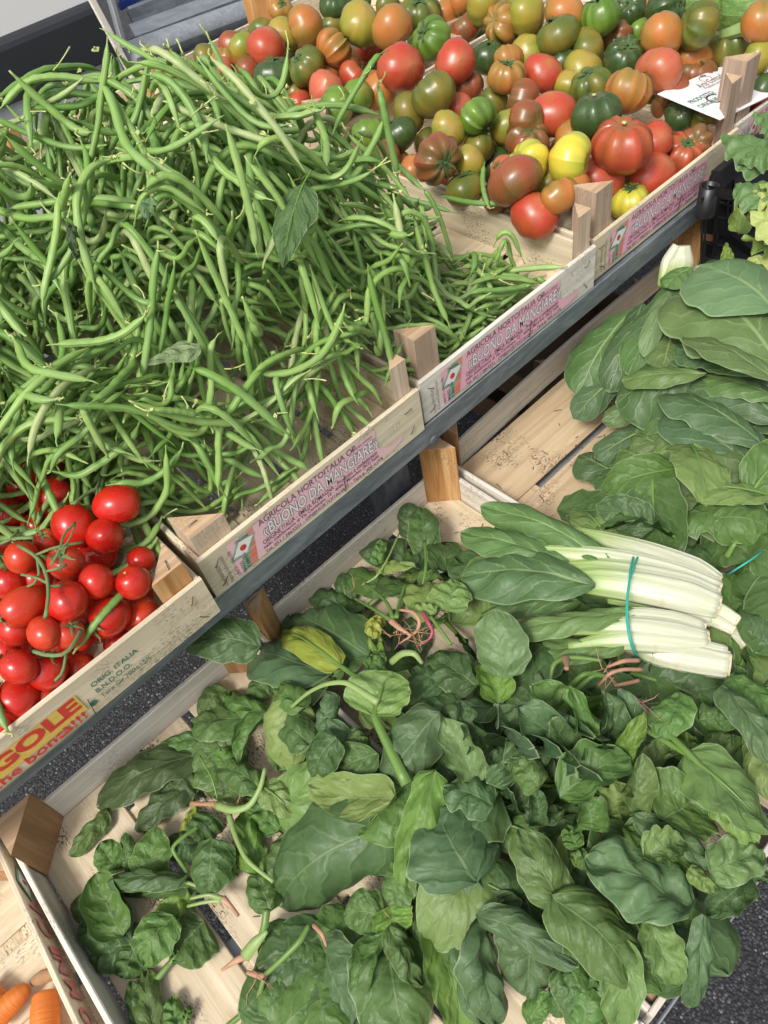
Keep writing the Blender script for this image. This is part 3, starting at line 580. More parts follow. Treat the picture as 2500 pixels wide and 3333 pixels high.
for i in range(NBASE):
    x, y = heap_pt(); sx, sy = gslope(x, y); a = U(0, math.pi * 2)
    if math.hypot(sx, sy) > .45 and random.random() < .38:       # beans on the steep face hang down it
        a = math.atan2(sy, sx) + random.gauss(0, .75) + (math.pi if random.random() < .5 else 0)
    P = drop(x, y, a, U(.075, .125), .0036, random.gauss(0, .5), random.gauss(0, .14), .5, commit=False)
    if (P[:, 0] > .766).any() and random.random() < .9: continue
    if (P[:, 1] < front(P[:, 0]) + .010).any() or np.abs(np.diff(P[:, 2])).max() > .010: continue
    commitP(P, .0032)
    V, F, uv = beang(P, U(.0030, .0041), i); stuff.add(V, F, uv, U(0, 1))
o = stuff.build('green_bean_heap', 'bean'); o['kind'] = 'stuff'; o['label'] = 'mass of green beans filling the inside of the big heap'; o['category'] = 'beans'
def bract(parent, P, mat='bract'):
    d = nrm(P[-1] - P[-3]); o = root_off(parent); m = MB(); a = P[-1] + d * .005
    sd = nrm(np.cross(d, (0, 0, 1))); L = U(.008, .018); v = nrm(d + sd * U(-.9, .9) + np.array([0, 0, U(0, .8)]))
    pts = [a - o, a + v * L * .4 - o, a + v * L * .75 + sd * U(-.003, .003) - o, a + v * L + sd * U(-.005, .005) - o]; V, F, uv = tubeg(pts, [.0010, .0008, .0008, .0011], 5); m.add(V, F, uv)
    for k in range(3):
        w = nrm(d * U(-.6, .6) + sd * U(-1, 1) + np.array([0, 0, U(-.1, 1)])); q = nrm(np.cross(w, d)); l = U(.004, .007); wd = U(.0012, .0022)
        m.add([a - o, a + w * l * .5 + q * wd - o, a + w * l - o, a + w * l * .5 - q * wd - o], [(0, 1, 2, 3)])
    m.build('bean_stalk', mat, parent)
BL = ['smooth curved green bean on the surface of the big bean heap']
def bean_obj(P, r, seed, label, rnd=None, group='green beans on the surface of the heap', br=.3):
    V, F, uv = beang(P, r, seed); c = P.mean(0)
    o = mesh('green_bean', V - c, F, 'bean', None, uv, True, {'rnd': np.full(len(V), U(0, 1) if rnd is None else rnd)}); o.location = tuple(c)
    tag(o, label, 'bean', group)
    if random.random() < br: bract(o, P)
    return o
# loose ones at the edges first, then the top layer
spill = [((1750, 905), (2060, 885), .0055, 'long straight green bean reaching over the bright pink label'), ((1500, 1090), (1710, 930), .005, 'green bean resting against the bright pink board beside the long one'),
         ((640, 1985), (150, 2040), 0, None)]
i0 = 9000
def pbean(p, q, r, label, z=None, lift=.004, bend=.0, rnd=None, grp=None, sag=0., zz=None):
    a = at(p[0], p[1], z[0]); b = at(q[0], q[1], z[1]); s = np.linspace(0, 1, NB)[:, None]; sd = nrm(np.cross(b - a, (0, 0, 1)))
    P = a + (b - a) * s + sd * np.sin(math.pi * s) * bend * np.linalg.norm(b - a) + np.array([0, 0, 1.]) * np.sin(math.pi * s) * sag
    global i0; i0 += 1; o = bean_obj(P, r * .86, i0, label, rnd, grp, .6); return o
for (p, q, z, bend, sag, r, lab) in [
    ((1500, 920), (1830, 868), (-.02, .006), -.07, .0, .0055, 'long straight green bean reaching out over the QR corner of the bright pink label'),
    ((1430, 1125), (1690, 945), (-.035, .002), .02, .0, .005, 'green bean leaning up against the inside of the bright pink label board'),
    ((1470, 690), (1180, 640), (.012, .03), .05, .004, .0045, 'green bean lying across the rim of the tomato crate'),
    ((1660, 660), (1450, 640), (.03, .02), -.08, .0, .005, 'dark curved green bean under the brown-red tomato near the rim'),
    ((1575, 540), (1590, 670), (.05, .03), .06, .0, .0042, 'short green bean standing between the tomatoes by the rim'),
    ((1300, 690), (1240, 760), (.03, .0), .1, .0, .0045, 'short green bean poking over the white rim'),
    ((405, 1925), (250, 2110), (.028, .012), -.10, .01, .0045, 'curved green bean lying on the red tomatoes near the front board'),
    ((0, 2130), (20, 2370), (.02, .006), .08, .006, .005, 'pale green bean on the red tomatoes at the left edge'),
    ((395, 1790), (520, 1700), (.0, .01), .25, .0, .0045, 'curled green bean beside the orange corner post'),
    ((330, 1880), (500, 1770), (-.005, .005), .1, .0, .0045, 'green bean passing behind the red plum tomatoes near the post'),
    ((400, 1900), (475, 1790), (.0, -.01), -.22, .0, .004, 'hooked green bean right of the round tomato with a stalk scar'),
    ((440, 1640), (690, 1600), (.0, -.01), .10, .0, .0055, 'pale green bean lying over the divider next to the top red tomato'),
    ((540, 1640), (760, 1560), (-.02, .0), .06, .006, .0052, 'straight green bean on the bare slats near the front left corner'),
    ((690, 1720), (760, 1570), (-.045, -.03), .05, .0, .0055, 'green bean with its stalk end on the slats by the pink label'),
    ((420, 1660), (520, 1560), (.0, .01), .1, .0, .005, 'green bean over the divider board'),
    ((540, 1480), (480, 1650), (.02, -.01), .04, .0, .0056, 'thick green bean hanging over the divider beside the red tomatoes'),
    ((1600, 960), (1640, 800), (-.03, -.01), -.2, .0, .005, 'green bean hooked upward at the right end of the heap'),
    ((1750, 905), (1800, 930), (.0, -.02), .1, .0, .0045, 'short green bean behind the bright pink board')]:
    pbean(p, q, r, lab, z, 0, bend, grp=None, sag=sag)
def visible(P):      # towards the camera side of the heap
    x, y, z = P.mean(0); sx, sy = gslope(x, y); n = nrm([-sx, -sy, 1]); v = nrm(CAM - P.mean(0)); return n @ v
cnt = 0; i = 0
while cnt < 276:
    i += 1; x, y = heap_pt(); h = float(dome(np.array(x), np.array(y))); sx, sy = gslope(x, y)
    if (nrm([-sx, -sy, 1]) @ nrm(CAM - np.array([x, y, h]))) < -.05: continue
    c = R.T @ (np.array([x, y, h + FL]) - CAM); px_ = c[0] / c[2] * FPX + 1250
    if px_ < -60: continue
    a = U(0, math.pi * 2)
    if math.hypot(sx, sy) > .45 and random.random() < .35: a = math.atan2(sy, sx) + random.gauss(0, .8) + (math.pi if random.random() < .5 else 0)
    r = U(.0034, .0047); P = drop(x, y, a, U(.085, .140), r, random.gauss(0, .55), random.gauss(0, .14), .85, commit=False)
    if np.abs(np.diff(P[:, 2])).max() > .009 or (P[:, 1] < front(P[:, 0]) + .012).any(): continue
    commitP(P, r)
    bean_obj(P, r * .98, 20000 + i, BL[0], br=.5); cnt += 1
# loose stalk bits, as one uncountable sprinkle
m = MB()
for k in range(230):
    x, y = heap_pt(); z = float(gsample(np.array(x), np.array(y))) + .001; a = np.array([x, y, z]); v = nrm([U(-1, 1), U(-1, 1), U(-.2, .7)]); L = U(.006, .022); q = nrm([U(-1, 1), U(-1, 1), .2])
    V, F, uv = tubeg([a, a + v * L * .35, a + v * L * .7 + q * L * .15, a + v * L + q * L * .4], [.0008, .0006, .0006, .001], 5); m.add(V, F, uv)
    for _ in range(2):
        w = nrm(v * U(-.5, .5) + np.array([U(-1, 1), U(-1, 1), U(0, 1)])); qq = nrm(np.cross(w, v)); l = U(.003, .007); wd = U(.001, .0024); e = a + v * L * U(0, 1); m.add([e, e + w * l * .5 + qq * wd, e + w * l, e + w * l * .5 - qq * wd], [(0, 1, 2, 3)])
o = m.build('bean_stalk_bits', 'bract'); o['kind'] = 'stuff'; o['label'] = 'pale broken stalks and dried flowers scattered over the bean heap'; o['category'] = 'debris'

# ------------------------------------------------------------------ leaves
def wprof(s, shape):
    if shape == 'chard': return np.clip(1 - np.abs(2 * np.clip(s, 0, 1) ** 1.12 - 1) ** 2.3, 0, 1) ** .56 * (.80 + .24 * s)
    if shape == 'arrow': return np.clip(1.08 * (1 - s) ** .72 * np.clip(s / .10, 0, 1) ** .5, 0, 1)
    if shape == 'heart': return np.sin(math.pi * np.clip(s, 0, 1) ** .58) ** .85
    return np.clip(1 - np.abs(2 * np.clip(s, 0, 1) ** .80 - 1) ** 2.4, 0, 1) ** .58
def leaf(B, T, Wd, mat='spin', col=(.045, .10, .03), cup=.9, arch=.12, curl=0., ruf=.0, rufn=4, roll=0., seed=0, shape='oval', ns=22, nc=14, puck=.0022, petiole=.0, pmat='petiole', pr=.0028, pdir=None, name='spinach_leaf', parent=None, fold=0., twist=0., pz=None):
    rr = np.random.default_rng(seed); B = np.array(B, float); T = np.array(T, float); ax = T - B; L = np.linalg.norm(ax); d = ax / L
    sd = nrm(np.cross(d, (0, 0, 1))) if abs(d[2]) < .97 else nrm(np.cross(d, (0, 1, 0)))
    n = np.cross(sd, d)
    if n[2] < 0 or (abs(d[2]) > .8 and n @ (CAM - B) < 0): n = -n; sd = -sd
    s = np.linspace(0, 1, ns); t = np.linspace(-1, 1, nc)
    ph = rr.uniform(0, 6.28, 8); side = .06 * L * rr.uniform(-1, 1)
    cen = B + d * (L * s)[:, None] + n * (arch * L * np.sin(math.pi * s) - curl * L * s ** 4)[:, None] + sd * (side * np.sin(math.pi * s))[:, None]
    ce = min(abs(cup) * 1.12, 1.45); Wd = Wd * (ce / math.sin(ce)) ** .85 if ce > .1 else Wd
    w = wprof(s, shape) * Wd / 2; w[0] = max(w[0], Wd * .015); w[-1] = Wd * .02
    w = w[:, None] * (1 + .05 * np.sin(s * 11 + ph[0])[:, None] * np.sign(t)[None]) * (1 + .035 * np.sin(s[:, None] * 19 + ph[1] + t[None]))
    cs = cup * (.75 + .5 * np.sin(math.pi * s))[:, None]; th = cs * np.abs(t)[None]
    cse = np.where(np.abs(cs) < .05, .05, cs)
    y = np.sign(t)[None] * np.sin(th) / cse * w * 1.0 if abs(cup) > .05 else t[None] * w
    h = -(1 - np.cos(th)) / cse * w if abs(cup) > .05 else 0 * w
    if fold: h = h + fold * np.abs(t)[None] * w
    rl = roll + twist * (s - .5)
    e = np.abs(t)[None] ** 2.2
    z = h + ruf * Wd * e * np.sin(rufn * 2 * math.pi * s[:, None] + ph[2] + (t[None] > 0) * ph[3]) * np.sin(math.pi * np.clip(s[:, None] * .9 + .08, 0, 1))
    # quilting between the side veins, and a sunk midrib
    z = z + puck * np.sin(s[:, None] * 3.5 * 2 * math.pi - np.abs(t)[None] * 4 + ph[4] + (t[None] > 0) * 1.5) * np.sin(np.abs(t)[None] * math.pi) + puck * .9 * np.sin(s[:, None] * 9 + ph[5]) * np.cos(t[None] * 4 + ph[6])
    z = z - puck * 1.3 * np.exp(-(t[None] / .13) ** 2)
    y = y + ruf * Wd * .25 * e * np.cos(rufn * 2 * math.pi * s[:, None] + ph[2]) * np.sign(t)[None]
    ca, sa = np.cos(rl)[:, None, None], np.sin(rl)[:, None, None]; SD = sd[None, None] * ca + n[None, None] * sa; NN = n[None, None] * ca - sd[None, None] * sa
    V = cen[:, None, :] + y[:, :, None] * SD + z[:, :, None] * NN
    uv = np.stack(np.broadcast_arrays((t * .5 + .5)[None], s[:, None] * min(1., 1.)), -1).reshape(-1, 2)
    V = V.reshape(-1, 3); org = B if parent is None else root_off(parent)
    F = [tuple(reversed(f)) for f in gridf(ns, nc)] if np.cross(SD[0, 0], d) @ NN[0, 0] > 0 else gridf(ns, nc)
    o = mesh(name, V - org, F, mat, parent, uv, True)
    if parent is None: o.location = tuple(B)
    o.color = (*[max(.005, c) for c in col], 1)
    # raised midrib on the surface that tapers to the tip, continuing as the leaf stalk
    mid = cen[: int(ns * .8)] - n * (.0006) ; npz = []
    if petiole > 0:
        pd = nrm(pdir) if pdir is not None else nrm(-d + np.array([0, 0, -.35]) + sd * rr.uniform(-.35, .35))
        for k in range(6, 0, -1):
            f = k / 6; q = B - d * petiole * f * .4 + pd * petiole * f * .6
            if pz is not None: q[2] = max(q[2], pz)
            npz.append(q)
    pts = np.array(npz + list(mid)); k0 = len(npz); rad = np.concatenate([np.linspace(pr * 1.35, pr, k0) if k0 else [], pr * (1 - np.linspace(0, 1, len(mid))) ** 1. * .8 + .0003])
    V, F, uv2 = tubeg(pts - org, rad, 6, flat=.75, up=n); uv2 = uv2.copy(); mesh('leaf_stalk' if petiole > 0 else 'midrib', V, F, pmat, o if parent is None else parent, uv2) if petiole > 0 else None
    return o

# bean leaves on the heap
def sits(px, py, dz=0.):           # first hit of the ray with the bean surface
    r = ray(px, py); p = CAM.copy()
    for t in np.arange(.3, 1.6, .002) / FPX:
        p = CAM + r * t
        if GX0 < p[0] < GX1 and GY0 < p[1] < GY1 and p[2] < G[int((p[0] - GX0) / RES), int((p[1] - GY0) / RES)] + dz: return p
    return CAM + r * ((-.05 - CAM[2]) / r[2])
vw = lambda p: nrm(CAM - p)
def surfleaf(p, q, wpx, label, lift=.012, **k):
    a = sits(*p); rq = ray(*q); b = CAM + rq * float((R.T @ (a - CAM))[2] / (R.T @ rq)[2]) * .975; a = a + vw(a) * (lift + .004); b = b + vw(b) * (lift + .004); o = leaf(a, b, wpx / pxm(a), mat='beanleaf', **k); return tag(o, label, 'leaf')
surfleaf((985, 600), (920, 870), 150, 'dark green pointed bean leaf lying on the bean heap', .016, col=(.022, .055, .02), shape='heart', arch=.02, cup=.4, name='bean_leaf', petiole=.02, pr=.001, seed=3)
surfleaf((650, 1125), (480, 1185), 115, 'dull grey-green bean leaf with a hole, low on the bean heap', .014, col=(.12, .17, .10), shape='heart', arch=.02, cup=.3, name='bean_leaf', seed=4)
surfleaf((490, 640), (470, 720), 60, 'small torn green leaf scrap near the top of the bean heap', .010, col=(.06, .12, .06), shape='heart', arch=.03, cup=.6, ruf=.1, name='leaf_scrap', seed=6)
surfleaf((230, 730), (250, 850), 42, 'blackened shrivelled leaf at the left of the bean heap', .010, col=(.012, .022, .012), shape='heart', arch=.03, cup=1.4, ruf=.25, name='leaf_scrap', seed=7)

# ------------------------------------------------------------------ tomatoes
CL = {'r': ((.50, .055, .03), (.42, .09, .03)), 'o': ((.52, .17, .04), (.33, .20, .04)), 'v': ((.24, .185, .03), (.10, .14, .022)), 'g': ((.17, .29, .035), (.10, .20, .025)), 'd': ((.055, .10, .025), (.035, .075, .02)),
      'b': ((.36, .075, .035), (.19, .10, .03)), 'y': ((.82, .62, .06), (.50, .52, .06)), 'l': ((.38, .29, .04), (.22, .28, .035)), 'p': ((.58, .12, .07), (.46, .13, .05)), 'R': ((.60, .016, .010), (.50, .012, .008)), 'Q': ((.62, .045, .015), (.55, .03, .012))}  # the yellow entry paints direct sunlight into the skin colour
def calyx(parent, p, n, r, nsep=6, mat='calyx', seed=0, droop=.3, stub=.3):
    rr = np.random.default_rng(seed); o = root_off(parent); n = nrm(n); a = nrm(np.cross(n, (.3, .8, .1))); b = np.cross(n, a); m = MB()
    for k in range(nsep):
        th = 2 * math.pi * k / nsep + rr.uniform(-.25, .25); u = a * math.cos(th) + b * math.sin(th); w = np.cross(n, u); l = r * rr.uniform(.75, 1.15); lift = rr.uniform(-.05, .45); wd = r * .13
        pts = [p + n * r * .03 + u * r * .04, p + u * l * .35 + n * r * (.10 + lift * .15), p + u * l * .7 + n * r * (.02 + lift * .45) + w * l * rr.uniform(-.15, .15), p + u * l + n * r * (-.10 + lift) + w * l * rr.uniform(-.3, .3)]
        ws = [wd, wd * 1.15, wd * .7, wd * .1]; V = []
        for q, x in zip(pts, ws): V += [q + w * x - o, q + n * x * .35 - o, q - w * x - o]
        m.add(V, gridf(4, 3))
    V, F, uv = tubeg([p - n * r * .05 - o, p + n * r * stub * .5 - o, p + n * r * stub + a * r * .1 - o], [r * .10, r * .085, r * .10], 7); m.add(V, F, uv); return m.build('calyx', mat, parent)
def tomato(px, py, dpx, z, code, label, stem=None, ribs=0., nr=9, obl=.84, seed=0, cal=True, name='tomato', el=1., dw=None, group=None, mat='tom', scar=False, scale=1.):
    rr = np.random.default_rng(seed * 7 + 1); c = at(px, py, z); r = dpx / pxm(c) / 2 * scale
    while c[0] < 1.5 and c[1] < float(front(c[0])) + r * .93 + .005 and z > -.035: z -= .003; c = at(px, py, z); r = dpx / pxm(c) / 2 * scale
    if stem is None: stem = rr.normal(0, 1, 3); stem[2] = abs(stem[2]) * .5
    st = nrm(stem); a = nrm(np.cross(st, (.31, .2, .9))); b = np.cross(st, a)
    nu, nv = (30, 18) if dpx > 95 else (24, 14); ph = rr.uniform(0, 6.28, 6); V = []; uv = []; tint = []
    c1, c2 = (np.array(x) for x in CL[code]); lat = np.linspace(0, math.pi, nv + 1)
    up = rr.uniform(.5, 1.)
    for i, la in enumerate(lat):
        for j in range(nu + 1):
            th = 2 * math.pi * j / nu; rib = abs(math.cos(nr * .5 * th + .5 * math.sin(2 * th + ph[0]) + .3 * math.sin(th + ph[5]))) ** .55
            amp = ribs * (math.sin(la) ** .5) * (1. if la < 1.4 else max(.0, 1 - (la - 1.4) / 1.5) ** 1.0)
            k = 1 - amp * (1 - rib) + .06 * math.sin(th + ph[1]) * math.sin(la) + (.055 if mat == 'tom' else .03) * math.sin(2 * th + ph[2]) * math.sin(la) + (.03 if mat == 'tom' else 0) * math.sin(3 * th + ph[3] + la) * math.sin(la)
            rad = k * (1 - (.20 + ribs * .5) * math.exp(-(la / .42) ** 2) + (.03 if code not in 'yp' else .10) * math.exp(-((math.pi - la) / .25) ** 2))
            zz = math.cos(la) * rad * obl * el; xy = math.sin(la) * (rad if la > .5 else k)
            V.append(r * (a * xy * math.cos(th) + b * xy * math.sin(th) + st * zz)); uv.append((j / nu, i / nv))
            f = max(0, min(1, .5 + .65 * math.cos(la) * up + .25 * math.sin(3 * th + ph[3]) * math.sin(la) + .2 * math.sin(5 * th + ph[4] + la * 2)))
            cc = c1 * (1 - f) + c2 * f; g = max(0, min(1, amp * 3.2 * (1 - rib) ** 2)); 
            if mat == 'tom': cc = cc * (1 - g) + np.array((.035, .06, .015)) * g; 
            if la < .35 and mat == 'tom': cc = cc * .6 + np.array((.20, .17, .06)) * .4
            if la > 2.3 and mat == 'tom': g2 = min(1, (la - 2.3) / .8) ** 2 * .5; cc = cc * (1 - g2) + np.array((.48, .27, .10)) * g2
            tint.append(cc * (.93 if mat == 'tom' else .92))
    o = mesh(name, V, gridf(nv + 1, nu + 1), mat, None, uv, True, {'tint': np.array(tint)}); o.location = tuple(c)
    tag(o, label, 'tomato', group)
    if cal: calyx(o, c + st * r * (.80 - ribs * .45) * obl * el, st, r * (.62 if mat == 'tom' else .75), seed=seed, mat='calyx' if mat == 'tom' else 'vine', nsep=6 if mat == 'tom' else 5)
    elif scar: V, F, uv = tubeg([c + st * r * .80 * obl * el - c, c + st * r * .86 * obl * el - c], [r * .09, r * .07], 8); mesh('stalk_scar', V, F, 'bract', o, uv)
    return o
CN = {'r': 'red', 'o': 'orange', 'v': 'olive green', 'g': 'bright green', 'd': 'dark green', 'b': 'brownish red', 'y': 'sun-painted yellow', 'l': 'yellow-green', 'p': 'pinkish orange'}
UPS = (0, .1, 1); 
